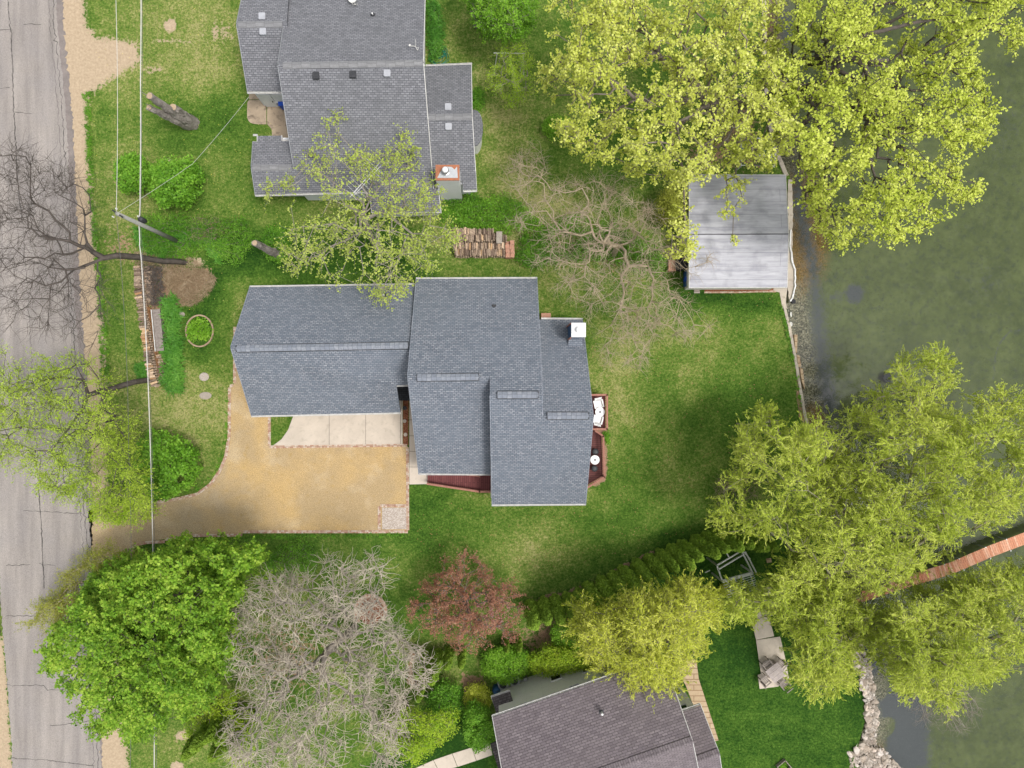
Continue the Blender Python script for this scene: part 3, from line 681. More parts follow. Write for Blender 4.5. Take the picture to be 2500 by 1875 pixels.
# chimney with white cap
b = MB(); c0 = P(1412, 806, 6.0)
b.box((c0.x, c0.y, 4.5), (.84, .84, 3.1)); ch = b.build('chimney', M['bluegrey'], mh)
b = MB(); b.box((c0.x, c0.y, 6.1), (.93, .93, .1)); b.build('chimney_cap', M['white'], ch)
b = MB(); b.lathe((c0.x, c0.y, 6.15), [(.13, 0), (.13, .22), (.18, .23), (.18, .27), (.03, .31)], 18); b.build('flue', M['white'], ch)
b = MB(); b.box((c0.x - .45, c0.y - .47, 4.3), (.08, .08, 2.6)); b.box((c0.x - .45, c0.y + .47, 4.3), (.08, .08, 2.6)); b.build('corner_trim', M['cedar'], ch)
b = MB(); b.slab([Vector((c0.x - .5, c0.y - .95, 4.35)), Vector((c0.x + .5, c0.y - .95, 4.35)), Vector((c0.x + .44, c0.y - .42, 4.5)), Vector((c0.x - .44, c0.y - .42, 4.5))], .35); b.build('cricket', M['roof_main'], ch)
# garage doors and windows, on walls seen only from the side
gy = -1.1
for k, gx in enumerate((-14.9, -11.9, -8.9)):
    b = MB()
    for r_ in range(4): b.box((gx, gy - .02, .3 + r_ * .56), (2.6, .06, .54))
    b.build('garage_door', M['white'], mh)
for wx in (-15.5, -12.5, -9): window(mh, (wx, 7.0, 1.6), (1, 0, 0), 1.0, 1.1, (0, 1, 0), M['white'], M['glass'])
for wx in (-3.8, -1.5, 1.5): window(mh, (wx, 7.6, 1.6), (1, 0, 0), 1.0, 1.2, (0, 1, 0), M['white'], M['glass'])
for wx in (1.2, 3.2, 5.0): window(mh, (wx, -7.1, 1.7), (1, 0, 0), 1.1, 1.3, (0, -1, 0), M['white'], M['glass'])
for wy in (3.3, -5.2): window(mh, (6.05, wy, 1.7), (0, 1, 0), 1.1, 1.3, (1, 0, 0), M['white'], M['glass'])
# decks on the main house
def railing(parent, pts, h, floor, m, mp, bal=.13):
    b = MB(); bb = MB()
    for a, c in zip(pts[:-1], pts[1:]):
        a, c = Vector((a[0], a[1], floor)), Vector((c[0], c[1], floor)); d = c - a; L = d.length; n = int(L / bal)
        b.bar(a + Vector((0, 0, h)), c + Vector((0, 0, h)), .13, .035); b.bar(a + Vector((0, 0, .1)), c + Vector((0, 0, .1)), .04, .06)
        for k in range(n + 1):
            p = a + d * (k / n); bb.box((p.x, p.y, floor + h / 2), (.035, .035, h))
        for p in (a, c): b.box((p.x, p.y, h / 2 + floor / 2 + .02), (.1, .1, h + floor + .02))
    r_ = b.build('railing', m, parent); bb.build('balusters', mp, r_); return r_
def deckbox(parent, pl, z, m, skirt):
    b = MB(); w = [Vector(q) for q in pl]; b.face([(v.x, v.y, z) for v in w]); b.face([(v.x, v.y, z - .12) for v in reversed(w)])
    b.build('deck_boards', m, parent); b = MB()
    n = len(w)
    for i in range(n):
        a, c = w[i], w[(i + 1) % n]; b.bar((a.x, a.y, z - .12), (c.x, c.y, z - .12), .05, .22)
        b.box((a.x * .97 + c.x * .03, a.y * .97 + c.y * .03, z / 2 - .1), (.14, .14, z - .05))
    b.build('deck_frame', skirt, parent)
M['railred'] = varied('red_rail_paint', (.2, .06, .055), (.28, .1, .085), 4, .8)
e = thing('deck', 'upper dark red deck with white furniture on the east side of the house', 'deck', P(1465, 1005))
q = [P(1440, 964, 1.4), P(1477, 964, 1.4), P(1477, 1046, 1.4), P(1440, 1046, 1.4)]; deckbox(e, q, 1.4, M['deck_ns'], M['railred'])
railing(e, [q[0], q[1], q[2], q[3]], .95, 1.4, M['cedar'], M['railred'])
e = thing('deck', 'lower dark red deck with a slanted end beside the east side of the house', 'deck', P(1455, 1110))
q = [P(1420, 1050, .7), P(1449, 1050, .7), P(1468, 1063, .7), P(1471, 1161, .7), P(1428, 1187, .7), P(1420, 1187, .7)]; deckbox(e, q, .7, M['deck_ew'], M['railred'])
railing(e, [q[1], q[2], q[3], q[4]], .95, .7, M['cedar'], M['railred'])
e = thing('deck', 'low dark red plank deck under the south eave beside the walkway', 'deck', P(1110, 1170))
q = [P(1045, 1120, .35), P(1210, 1120, .35), P(1210, 1197, .35), P(1171, 1197, .35), P(1045, 1178, .35)]; deckbox(e, q, .35, M['deck_ns'], M['railred'])
railing(e, [P(1203, 1197, .35), P(1171, 1197, .35), P(1046, 1178, .35)], .8, .35, M['cedar'], M['railred'])
b = MB(); b.bar(P(1110, 1156, 1.1), P(1171, 1163, 1.1), .07, .05); b.bar(P(1165, 1150, 1.1), P(1171, 1163, 1.1), .07, .05)
for p_ in (P(1171, 1163, .7), P(1112, 1156, .7)): b.box((p_.x, p_.y, .75), (.06, .06, .8))
b.build('handrail', M['cedar'], e)

# ---- the house to the north
nh = thing('house', 'grey shingled house with a white chimney at the top of the picture', 'house', P(900, 300))
W2 = M['lapwhite']; b = MB()
hull(b, [(14.2, 0), (27.9, 0), (27.9, 2.8), (21.15, 6.25), (14.2, 2.85)], -13.4, -4.85)
hull(b, [(14.5, 0), (17.8, 0), (17.8, 2.7), (15.7, 3.45), (14.5, 2.85)], P(613, 408, 3.5)[0] + .3, -13.4)
hull(b, [(21.1, 0), (27.9, 0), (27.9, 3.1), (24.4, 4.95), (21.1, 3.15)], P(590, 120, 4)[0] + .25, -13.4)
hull(b, [(14.6, 0), (22.5, 0), (22.5, 2.6), (18.5, 4.7), (14.6, 2.6)], -4.85, P(1155, 300, 3)[0] - .25)
b.build('wall', W2, nh)
b = MB(); s1, s2 = P(921, 532), P(1071, 525)
b.prism([(s1.x, s1.y), (s2.x, s2.y), (s2.x, 14.6), (s1.x, 14.6)], 0, 2.3); b.build('porch_wall', M['white'], nh)
for k in range(4): window(nh, (s1.x + .8 + k * 1.0, (s1.y + s2.y) / 2 - .06, 1.45), (1, 0, 0), .85, 1.1, (0, -1, 0), M['white'], M['glass'])
rn = M['roof_north']
roof(nh, [PP((678, 158, 6.5), (1034, 152, 6.5), (1056, 462, 2.95), (903, 467, 2.95), (623, 475, 2.95), (613, 408, 3.72), (716, 408, 3.72))], rn)
roof(nh, [PP((678, 158, 6.5), (1034, 152, 6.5), (1039, -50, 3.0), (708, -50, 3.0))], rn)
roof(nh, [PP((613, 408, 3.7), (722, 408, 3.6), (716, 344, 2.98), (688, 344, 2.98), (688, 331, 2.86), (628, 332, 2.86), (628, 346, 2.98), (617, 346, 2.98))], rn)
roof(nh, [PP((577, 58, 5.2), (700, 57, 5.2), (708, -55, 3.4), (600, -55, 3.4)), PP((577, 58, 5.2), (702, 57, 5.2), (700, 223, 3.3), (604, 223, 3.3))], rn)
roof(nh, [PP((1036, 162, 2.75), (1151, 157, 2.75), (1153, 283, 4.9), (1030, 285, 4.9)), PP((1030, 285, 4.9), (1153, 283, 4.9), (1164, 463, 2.75), (1131, 463.5, 2.75), (1129, 442, 3.02), (1036, 444, 3.02))], rn)
roof(nh, [PP((903, 466, 2.88), (1068, 440, 3.0), (1077, 519, 2.45), (907, 519, 2.4))], rn, t=.1)
for q in (((690, 158.5, 6.52), (1033, 152.5, 6.52)), ((579, 58.5, 5.22), (689, 57.5, 5.22)), ((1041, 285, 4.92), (1152, 283.5, 4.92)), ((615, 408, 3.74), (712, 408, 3.74))):
    ridge_cap(nh, q[0], q[1], M['roof_north_cap'], .42, .02, 'ridge_cap')
gutter(nh, [((604, 224, 3.25), (703, 224, 3.25)), ((623, 475.5, 2.9), (903, 467.5, 2.9)), ((1132, 465, 2.7), (1164, 464, 2.7)), ((1152, 156.5, 2.7), (1040, 161, 2.7)), ((628, 331, 2.8), (617, 331, 2.8)), ((711, 344, 2.93), (688, 344, 2.93))])
rake(nh, [((1034, 152, 6.48), (1058, 459, 3.0)), ((1034, 152, 6.48), (1039, -50, 3.0)), ((1164, 463, 2.72), (1153, 283, 4.88)), ((1153, 283, 4.88), (1151, 157, 2.72)), ((1068, 440, 2.98), (1077, 519, 2.43)), ((903, 467, 2.86), (907, 519, 2.38)), ((907, 519, 2.4), (1077, 519, 2.44)), ((628, 346, 2.96), (628, 332, 2.86)), ((688, 331, 2.86), (688, 344, 2.96)), ((617, 346.5, 2.95), (628, 346.5, 2.95))], M['offwhite'])
rake(nh, [((678, 158, 6.48), (716, 408, 3.7)), ((613, 408, 3.7), (623, 475, 2.93)), ((613, 408, 3.7), (617, 346, 2.96)), ((577, 58, 5.18), (604, 223, 3.28)), ((577, 58, 5.18), (600, -55, 3.38)), ((678, 158, 6.48), (708, -50, 3))], M['metal'])
nS = [(678, 158, 6.5), (1034, 152, 6.5), (1056, 462, 2.95)]; nN = [(678, 158, 6.5), (1034, 152, 6.5), (1039, -50, 3.0)]
wS = [(577, 58, 5.2), (702, 57, 5.2), (604, 223, 3.3)]; wN = [(577, 58, 5.2), (700, 57, 5.2), (600, -55, 3.4)]
eN = [(1036, 162, 2.75), (1151, 157, 2.75), (1153, 283, 4.9)]; eS = [(1030, 285, 4.9), (1153, 283, 4.9), (1164, 463, 2.75)]
Zb = lambda x, y, tri, up=0: (lambda q: (q[0], q[1], q[2] + up))(on_roof(560 + x / 2.592, y / 2.592, *tri))
vent_box(nh, [Zb(210, 108, wN), Zb(216, 205, wS), Zb(1000, 468, nS), Zb(1385, 680, eN), Zb(1388, 805, eS)], M['ventgrey'])
vent_box(nh, [Zb(550, 483, nS), Zb(784, 475, nS)], M['dark'])
pipe_vent(nh, Zb(908, 98, nN), M['white'], M['dark'], .05, .3)
b = MB()
for dx, dy in ((0, 0), (-18, -6), (14, -4), (-6, -40)): b.tube([P(*Zb(795, 30, nN)), P(*Zb(795 + dx, 30 + dy, nN, .4))], .025, 6)
q = P(*Zb(780, -4, nN, .4)); b.lathe((q.x, q.y, q.z), [(.05, 0), (.28, .1), (.3, .12), (.26, .1), (.04, .03)], 16); b.build('satellite_mount', M['offwhite'], nh)
b = MB(); a0 = P(*Zb(1192, 318, nN, 0.05))
b.tube([a0, P(*Zb(1175, 292, nN, 0.25)), P(*Zb(1145, 290, nN, 0.65))], .025, 6); b.tube([P(*Zb(1178, 300, nN, 0.35)), P(*Zb(1177, 248, nN, 0.35))], .012, 5); b.tube([P(*Zb(1178, 300, nN, 0.25)), P(*Zb(1198, 300, nN, 0.35)), a0], .02, 5); q = P(*Zb(1142, 288, nN, 0.65)); b.lathe(q, [(.07, 0), (.07, .06)], 10); b.build('antenna_bracket', M['offwhite'], nh)
# chimney
b = MB(); X0, X1, Y0, Y1 = -3.68, -2.14, 14.16, 15.15
b.prism([(X0, Y0), (X1, Y0), (X1, Y1), (X0, Y1)], 0, 5.0); ch = b.build('chimney', M['plastic_white'], nh)
b = MB(); b.prism([(X0 - .02, Y0 - .02), (X1 + .02, Y0 - .02), (X1 + .02, Y1 + .02), (X0 - .02, Y1 + .02)], 4.97, 5.03); b.build('chimney_cap', M['rust'], ch)
b = MB(); b.prism([(X0 + .1, Y0 + .14), (X1 - .08, Y0 + .14), (X1 - .14, Y1 - .1), (X1 - .3, Y1 - .3), (X1 - .5, Y1 - .12), (X0 + .6, Y1 - .1), (X0 + .38, Y1 - .3)], 5.034, 5.05); b.build('chimney_plate', M['sheet'], ch)
b = MB(); b.lathe(((X0 + X1) / 2 - .12, (Y0 + Y1) / 2 + .02, 5.05), [(.26, 0), (.26, .1), (.2, .12), (.2, .32), (.24, .34), (.24, .42), (.2, .5), (.03, .52)], 20); b.build('flue', M['metal'], ch)
b = MB(); b.lathe(((X0 + X1) / 2 - .12, (Y0 + Y1) / 2 + .02, 5.56), [(.19, 0), (.19, .06), (.1, .12)], 20); b.build('flue_cap', M['white'], ch)
# bay on the east side
b = MB(); c0 = P(1160, 312, 2.3); n = 10
ring = [(c0.x + .55 * math.cos(a), c0.y + 1.25 * math.sin(a)) for a in np.linspace(-math.pi / 2, math.pi / 2, n)] + [(c0.x - .6, c0.y + 1.25), (c0.x - .6, c0.y - 1.25)]
b.prism(ring, 2.15, 2.3); b.build('bay_roof', M['roof_north'], nh); b = MB(); b.prism([((x - c0.x) * .82 + c0.x, (y - c0.y) * .85 + c0.y) for x, y in ring], 0, 2.14); b.build('bay_wall', M['white'], nh)
# double door on the patio side of the NW wing
for k, wx in enumerate((-16.0, -15.1)):
    b = MB(); b.box((wx, 21.06, 1.05), (.85, .08, 2.1)); d_ = b.build('door', M['white'], nh); b = MB(); b.box((wx + .3, 21.0, 1.0), (.05, .08, .12)); b.build('handle', M['dark'], d_)
for wy in (23.2, 25.6): window(nh, (-4.85, wy, 1.6), (0, 1, 0), 1.0, 1.1, (1, 0, 0), M['white'], M['glass'])

# ---- the house to the south, turned about 19 degrees
sh = thing('house', 'mauve-roofed house with grey lap siding at the bottom of the picture', 'house', P(1450, 1760))
NW, NE, RE_ = P(1202, 1751, 5.5), P(1620, 1606, 5.5), P(1691, 1809, 8.5)
L = (NE - NW).length; u = (NE - NW).normalized(); nv = Vector((-u.y, u.x, 0))
d0 = (NE - RE_).dot(nv); RW = RE_ - u * (L + .1)
fr = lambda x, y, z: tuple(Vector((NW.x, NW.y, 0)) + u * x + nv * y + Vector((0, 0, z)))
mirror = lambda q: q - nv * (2 * d0)
S_ = RE_ - nv * d0; SE = Vector((S_.x, S_.y, 5.5)); S_ = RW - nv * d0; SW = Vector((S_.x, S_.y, 5.5))
wi = .45; b = MB()
hull(b, [(-wi, 0), (-wi, 5.3), (-d0, 8.2), (-2 * d0 + wi, 5.3), (-2 * d0 + wi, 0)], .3, L - .3, fr)
we = (P(1711, 1722, 4.8) - Vector((NW.x, NW.y, 0)))
wx1 = we.dot(u) - .3; wy0 = we.dot(nv) - .35; wrid = (P(1756, 1838, 6.6) - Vector((NW.x, NW.y, 0))).dot(nv)
hull(b, [(wy0, 0), (wy0, 4.6), (wrid, 6.35), (2 * wrid - wy0, 4.6), (2 * wrid - wy0, 0)], L - 1.5, wx1, fr)
b.build('wall', M['lapsiding'], sh)
rs = M['roof_south']; ua = tuple(u)
roof(sh, [[NW, NE, RE_, RW], [RW, RE_, SE, SW]], rs, ua)
E0, E1, E2, E3 = P(1666, 1737, 4.8), P(1711, 1722, 4.8), P(1756, 1838, 6.6), P(1709, 1855, 6.6)
E0 = E0 - u * .6; E3 = E3 - u * 1.2
dd = (E1 - E2).dot(nv); E4 = E2 - nv * dd; E4.z = 4.8; E5 = E3 - nv * dd; E5.z = 4.8
roof(sh, [[E0, E1, E2, E3]], rs, ua); roof(sh, [[E3, E2, E4, E5]], rs, ua)
q0, q1 = P(1197, 1816, 3.0), P(1216, 1806, 3.0)
roof(sh, [[q0, q1 + u * 1.2, q1 + u * 1.2 - nv * 4 + Vector((0, 0, .8)), q0 - nv * 4 + Vector((0, 0, .8))]], M['roof_south_dk'], ua, .12)
q0, q1 = P(1200, 1703, 2.8), P(1245, 1688, 2.8)
roof(sh, [[q0, q1, q1 - nv * 1.0 + Vector((0, 0, .5)), q0 - nv * 1.4 + Vector((0, 0, .5))]], M['roof_south_dk'], ua, .1)
def to_px3(v): s_ = F / (H - v[2]); return (CX + v[0] * s_, CY - v[1] * s_, v[2])
gutter(sh, [(to_px3(NE - Vector((0, 0, .05))), to_px3(NW - Vector((0, 0, .05)))), (to_px3(E1 - Vector((0, 0, .05))), to_px3(E0 - Vector((0, 0, .05)))), (to_px3(q1), to_px3(q0))])
rake(sh, [(to_px3(NW), to_px3(RW)), (to_px3(NE), to_px3(RE_)), (to_px3(E1), to_px3(E2)), (to_px3(E2), to_px3(E4)), (to_px3(q0), to_px3(q0 - nv * 1.3)), (to_px3(RE_), to_px3(SE))], M['gutter'])
ridge_cap(sh, to_px3(RW), to_px3(RE_), M['roof_south'], .5, .02, 'ridge_cap'); ridge_cap(sh, to_px3(E3), to_px3(E2), M['roof_south'], .5, .02, 'ridge_cap')
pipe_vent(sh, (1468, 1737, 6.9), M['white'], M['dark'], .07, .45)
def wall_at(px_, py_, yloc):
    """point of the wall plane (local y = yloc) seen at a photo pixel"""
    k = (nv.x * (px_ - CX) + nv.y * (CY - py_)) / F; c_ = nv.x * NW.x + nv.y * NW.y + yloc; return P(px_, py_, H - c_ / k)
for px_, py_, w_, h_, yl in ((1357, 1654, .85, 1.05, -wi), (1404, 1681, .8, 1.0, -wi), (1262, 1733, .8, 1.0, -wi), (1287, 1724, .8, 1.0, -wi), (1434, 1634, .8, 1.0, -wi), (1500, 1612, .8, 1.0, -wi),
                             (1648, 1690, .8, 1.3, wy0), (1667, 1731, .8, 1.0, wy0)):
    c_ = wall_at(px_, py_, yl); window(sh, c_, u, w_, h_, nv, M['white'], M['glass'])
b = MB()   # meters and air conditioner on the wall
for px_, py_ in ((1268, 1664), (1284, 1660)): c_ = wall_at(px_, py_, -wi) + nv * .12; b.box(c_, (.28, .2, .4), math.atan2(u.y, u.x))
b.build('meter_box', M['metal'], sh)

# ---- the boathouse
bh = thing('boathouse', 'low flat boathouse with a streaked pale metal-grey roof beside the lake', 'boathouse', P(1800, 565))
b = MB(); X0, X1 = P(1690, 500, 2.5)[0] + .15, P(1915, 500, 2.5)[0] - .1
hull(b, [(P(0, 695, 2.4)[1], 0), (P(0, 432, 2.4)[1], 0), (P(0, 432, 2.4)[1], 2.35), (P(0, 572, 3)[1], 2.85), (P(0, 695, 2.4)[1], 2.35)], X0, X1); b.build('wall', M['lapsiding'], bh)
roof(bh, [PP((1682, 426, 2.5), (1918, 427, 2.5), (1925, 571, 3.05), (1683, 572, 3.05)), PP((1683, 572.5, 3.05), (1925, 571.5, 3.05), (1922, 701, 2.5), (1682, 702, 2.5))], M['membrane'], t=.1)
b = MB(); b.bar(P(1683, 572.3, 3.07), P(1925, 571.3, 3.07), .05, .05); b.build('ridge_seam', M['dark'], bh)
rake(bh, [((1682, 426, 2.5), (1918, 427, 2.5)), ((1918, 427, 2.5), (1925, 571, 3.05)), ((1925, 571, 3.05), (1922, 701, 2.5)), ((1922, 702, 2.5), (1682, 703, 2.5)), ((1682, 702, 2.5), (1683, 572, 3.05)), ((1683, 572, 3.05), (1682, 426, 2.5))], M['gutter'])
# ------------------------------------------------------------------ trees and other plants
def grow(start, pts, bf=.35, seg=.9, jit=.06, r=None, up=.0):
    """branch skeleton: joins every point to the nearest branch, favouring short ways back to the trunk"""
    r = r or rng
    start = np.array(start, float); N0 = len(start)
    cap = N0 + len(pts) * 8 + 50
    pos = np.zeros((cap, 3)); par = -np.ones(cap, int); pl = np.zeros(cap)
    pos[:N0] = start
    for i in range(1, N0): par[i] = i - 1; pl[i] = pl[i - 1] + np.linalg.norm(start[i] - start[i - 1])
    n = N0; lo = max(1, N0 - 3)
    root = start[-1]
    order = np.argsort(np.linalg.norm(pts - root, axis=1)); tips = []
    for k in order:
        p = pts[k]; d = np.linalg.norm(pos[lo:n] - p, axis=1); c = d + bf * pl[lo:n]
        j = lo + int(np.argmin(c)); D_ = d[j - lo]; m = max(1, int(D_ / seg)); a = pos[j].copy(); last = j
        off = r.normal(0, jit, 3) * D_
        for q in range(1, m + 1):
            t_ = q / m
            x = a + (p - a) * t_ + off * math.sin(math.pi * t_) + (r.normal(0, jit * .5, 3) * min(D_, 1) if q < m else 0)
            x[2] += up * math.sin(math.pi * t_) * D_
            if n >= cap - 1: break
            pos[n] = x; par[n] = last; pl[n] = pl[last] + np.linalg.norm(x - pos[last]); last = n; n += 1
        tips.append(last)
    return pos[:n], par[:n], np.array(tips)
def radii(pos, par, tip, trunk, pw=2.4):
    n = len(pos); w = np.zeros(n); kids = np.zeros(n, int)
    for i in range(1, n): kids[par[i]] += 1
    for i in range(n - 1, -1, -1):
        if kids[i] == 0: w[i] = tip ** pw
        if par[i] >= 0: w[par[i]] += w[i]
    rad = w ** (1 / pw); k = min(3.5, trunk / rad[0])
    f = (rad - tip) / (rad[0] - tip + 1e-9)
    return tip + (trunk - tip) * f ** 1.25
def tubes_np(pos, par, rad, sides=5):
    idx = np.where(par >= 0)[0]; a = pos[par[idx]]; b = pos[idx]; ra = rad[par[idx]]; rb = rad[idx]
    ra = np.minimum(ra, rb * 1.6 + .004)
    d = b - a; L = np.linalg.norm(d, axis=1, keepdims=True) + 1e-9; d = d / L
    b = b + d * (rb[:, None] * .5)
    ref = np.where(np.abs(d[:, 2:3]) < .9, np.array([[0, 0, 1.]]), np.array([[1., 0, 0]]))
    u_ = np.cross(ref, d); u_ /= np.linalg.norm(u_, axis=1, keepdims=True); v_ = np.cross(d, u_)
    n = len(idx); V = np.zeros((n, 2 * sides, 3))
    for k in range(sides):
        an = 2 * math.pi * k / sides; o_ = u_ * math.cos(an) + v_ * math.sin(an)
        V[:, k] = a + o_ * ra[:, None]; V[:, sides + k] = b + o_ * rb[:, None]
    base = (np.arange(n) * 2 * sides)[:, None]; Fs = []
    for k in range(sides):
        Fs.append(base + np.array([[k, (k + 1) % sides, sides + (k + 1) % sides, sides + k]]))
    return V.reshape(-1, 3), np.concatenate(Fs, 0)
def leaf_quads(c, size, asp, r, dirs=None, flat=.55, rnd=.5):
    """leaf-shaped quads centred at c"""
    n = len(c); t_ = r.normal(0, 1, (n, 3)); t_[:, 2] *= flat
    if dirs is not None: t_ = t_ * rnd + dirs
    t_ /= np.linalg.norm(t_, axis=1, keepdims=True)
    up = np.array([[0, 0, 1.]]) + r.normal(0, .55, (n, 3)); b_ = np.cross(up, t_); b_ /= (np.linalg.norm(b_, axis=1, keepdims=True) + 1e-9)
    s_ = (size * r.uniform(.45, 1.4, n))[:, None]; nn = np.cross(t_, b_)
    V = np.stack([c - t_ * s_ / 2, c + b_ * s_ * asp / 2 + nn * s_ * .08 + t_ * s_ * .08, c + t_ * s_ / 2, c - b_ * s_ * asp / 2 + nn * s_ * .08 + t_ * s_ * .08], 1)
    return V.reshape(-1, 3)
def quads(n): return (np.arange(n) * 4)[:, None] + np.arange(4)[None, :]
def sample_crown(poly, n, h0, h1, r, gap=.42, gs=70, seed=0, edge=55, shell=.45, hbias=None):
    """points whose picture positions fill the outline, heights under a dome between h0 and h1"""
    poly = np.array(poly, float); lo = poly.min(0); hi = poly.max(0); out = []
    while sum(len(o) for o in out) < n:
        m = n * 4; x = r.uniform(lo[0], hi[0], m); y = r.uniform(lo[1], hi[1], m)
        ok = inside(x, y, poly) & (fbm(x, y, gs, seed) > gap - .12 * r.random(m)); x, y = x[ok], y[ok]
        d = edge_dist(x, y, poly) / edge; dm = np.sqrt(np.clip(d, 0.02, 1) * (2 - np.clip(d, 0.02, 1)))
        lump = .2 + 1.5 * fbm(x, y, gs * 1.3, seed + 4)
        top = h0 + (h1 - h0) * dm * np.clip(lump, .42, 1.12); h_ = h0 + (top - h0) * (r.random(len(x)) ** shell)
        s_ = (H - h_) / F; out.append(np.stack([(x - CX) * s_, (CY - y) * s_, h_], 1))
    return np.concatenate(out)[:n]
def tree(name, label, cat, base, outline, h, bark, leaf=None, n=420, trunk=.28, tip=.012, path=None, gap=.42, gs=70, edge=55, shell=.45, group=None,
         per=22, size=.17, asp=.75, spread=.28, lm='leaf_maple', jit=.07, seg=.9, bf=.35, seed=1, out=0, droop=0, up=0, sides=5, kinds='crown', base_h=0, inner=0, flat=.55,
         tw=None, twr=.5, extra=(), twbark=None):
    """tw = (twigs per branch end, joints, joint length, curl): leaves then sit along the twigs"""
    r = np.random.default_rng(seed)
    pts = sample_crown(outline, n, h[0], h[1], r, gap, gs, seed, edge, shell)
    for ol, n_, h_ in extra: pts = np.concatenate([pts, sample_crown(ol, n_, h_[0], h_[1], r, .3, gs, seed + 1, 20, .8)])
    B = P(*base); B.z = base_h; e = thing(name, label, cat, B, 0, group)
    cen = pts.mean(0)
    if path: st_ = [np.array([B.x, B.y, base_h - .15])] + [np.array(P(*q)) for q in path]
    else:
        tp = np.array([B.x * .6 + cen[0] * .4, B.y * .6 + cen[1] * .4, h[0] * .9 + .1 * h[1]]); b0 = np.array([B.x, B.y, base_h - .15])
        st_ = [b0, b0 * .6 + tp * .4 + r.normal(0, .08, 3), tp]
    dense = [st_[0]]
    for a, c_ in zip(st_[:-1], st_[1:]):
        m = max(1, int(np.linalg.norm(c_ - a) / .8))
        for q in range(1, m + 1): dense.append(a + (c_ - a) * q / m + (r.normal(0, .04, 3) if q < m else 0))
    pos, par, tips = grow(dense, pts, bf, seg, jit, r, up)
    rad = radii(pos, par, tip, trunk)
    V, Fq = tubes_np(pos, par, rad, sides); mesh_np('trunk', V, Fq, M[bark], e, True)
    if leaf is False and not tw: tw = (2, 4, .22, .38)
    nodes = pos[tips]; nd = None
    if tw:
        kk, ns, sl, curl = tw
        T = np.concatenate([tips, r.integers(len(dense), len(pos), len(tips))]); T = T[rad[T] < .07]; rep = np.repeat(T, kk); m = len(rep)
        dr = pos[T] - pos[par[T]]; dr /= np.linalg.norm(dr, axis=1, keepdims=True) + 1e-6; dr = np.repeat(dr, kk, 0) + r.normal(0, .75, (m, 3)); dr[:, 2] *= .6
        prev = rep; p0 = pos[rep]; NP, NPAR, NR = [pos], [par * 0 - 1], [rad]; n0 = len(pos); LP, LD = [], []
        for s_ in range(ns):
            dr /= np.linalg.norm(dr, axis=1, keepdims=True); dr = dr + r.normal(0, curl, (m, 3)); dr[:, 2] -= droop * .25; ln_ = r.uniform(.6, 1.35, m)[:, None] * sl
            p1 = p0 + dr * ln_; LP += [p1, (p0 + p1) / 2]; LD += [dr.copy(), dr.copy()]; p0 = p1
            NP.append(p0); NPAR.append(prev); NR.append(np.full(m, tip * twr * (1.2 - .9 * s_ / ns))); prev = n0 + np.arange(m); n0 += m
        pp, pr_, rr = np.concatenate(NP), np.concatenate(NPAR), np.concatenate(NR); rr[:len(pos)] = tip * twr * 1.2
        V, Fq = tubes_np(pp, pr_, rr, 3); mesh_np('twigs', V, Fq, M[twbark or bark], e, True)
        nodes, nd = np.concatenate(LP), np.concatenate(LD)
    if leaf is not False:
        if inner and not tw: nodes = np.concatenate([nodes, pos[r.integers(len(dense), len(pos), int(len(tips) * inner))]])
        k = len(nodes); c_ = np.repeat(nodes, per, 0)
        off = r.normal(0, 1, (k * per, 3)); off /= np.linalg.norm(off, axis=1, keepdims=True); off *= (r.random((k * per, 1)) ** .5) * spread * 1.6; off[:, 2] *= .6
        c_ = c_ + off; dirs = np.repeat(nd, per, 0) * out if (nd is not None and out) else None
        if out and nd is None:
            o_ = np.repeat(nodes, per, 0) - cen; o_[:, 2] = 0; o_ /= np.linalg.norm(o_, axis=1, keepdims=True) + 1e-6
            dirs = (o_ + np.repeat(r.normal(0, 1, (k, 3)), per, 0) * .8) * out; dirs[:, 2] = -droop
        mesh_np(kinds, leaf_quads(c_, size, asp, r, dirs, flat), quads(len(c_)), M[lm], e)
    return e
M['leaf_yellow'] = leafmat('young_maple_leaves', [(.38, .44, .05), (.6, .65, .11), (.82, .84, .27)], .35, 2)
M['leaf_yellow2'] = leafmat('young_maple_leaves_b', [(.35, .44, .04), (.57, .65, .09), (.8, .84, .22)], .35, 2)
M['leaf_maple'] = leafmat('big_maple_leaves', [(.075, .19, .012), (.22, .4, .03), (.46, .6, .08)], .35)
M['leaf_feather'] = leafmat('feathery_leaves', [(.22, .34, .02), (.38, .53, .045), (.56, .68, .1)], .35)
M['leaf_green'] = leafmat('maple_leaves', [(.07, .2, .012), (.16, .36, .025), (.3, .54, .06)], .3)
M['leaf_bright'] = leafmat('bright_green_leaves', [(.1, .25, .01), (.19, .4, .025), (.3, .5, .05)], .3)
M['leaf_olive'] = leafmat('olive_leaves', [(.2, .24, .02), (.31, .34, .04), (.44, .44, .09)], .3)
M['leaf_sparse'] = leafmat('opening_leaves', [(.3, .4, .04), (.44, .54, .09), (.6, .66, .18)], .35)
M['leaf_willow'] = leafmat('willow_leaves', [(.28, .38, .03), (.5, .6, .07), (.76, .81, .18)], .38, 1.6)
M['leaf_willow_y'] = leafmat('yellow_willow_leaves', [(.38, .46, .03), (.6, .65, .07), (.84, .84, .2)], .38, 1.6)
M['leaf_lime'] = leafmat('lime_leaves', [(.2, .36, .015), (.34, .5, .03), (.52, .62, .06)], .35)
M['leaf_red'] = leafmat('crabapple_leaves', [(.22, .085, .045), (.36, .165, .1), (.48, .28, .19)], .3)
M['leaf_pink'] = leafmat('crabapple_blossom', [(.38, .13, .15), (.48, .2, .22), (.55, .32, .32)], .3)
M['leaf_shrub'] = leafmat('shrub_leaves', [(.05, .16, .01), (.12, .3, .02), (.25, .47, .05)], .3)
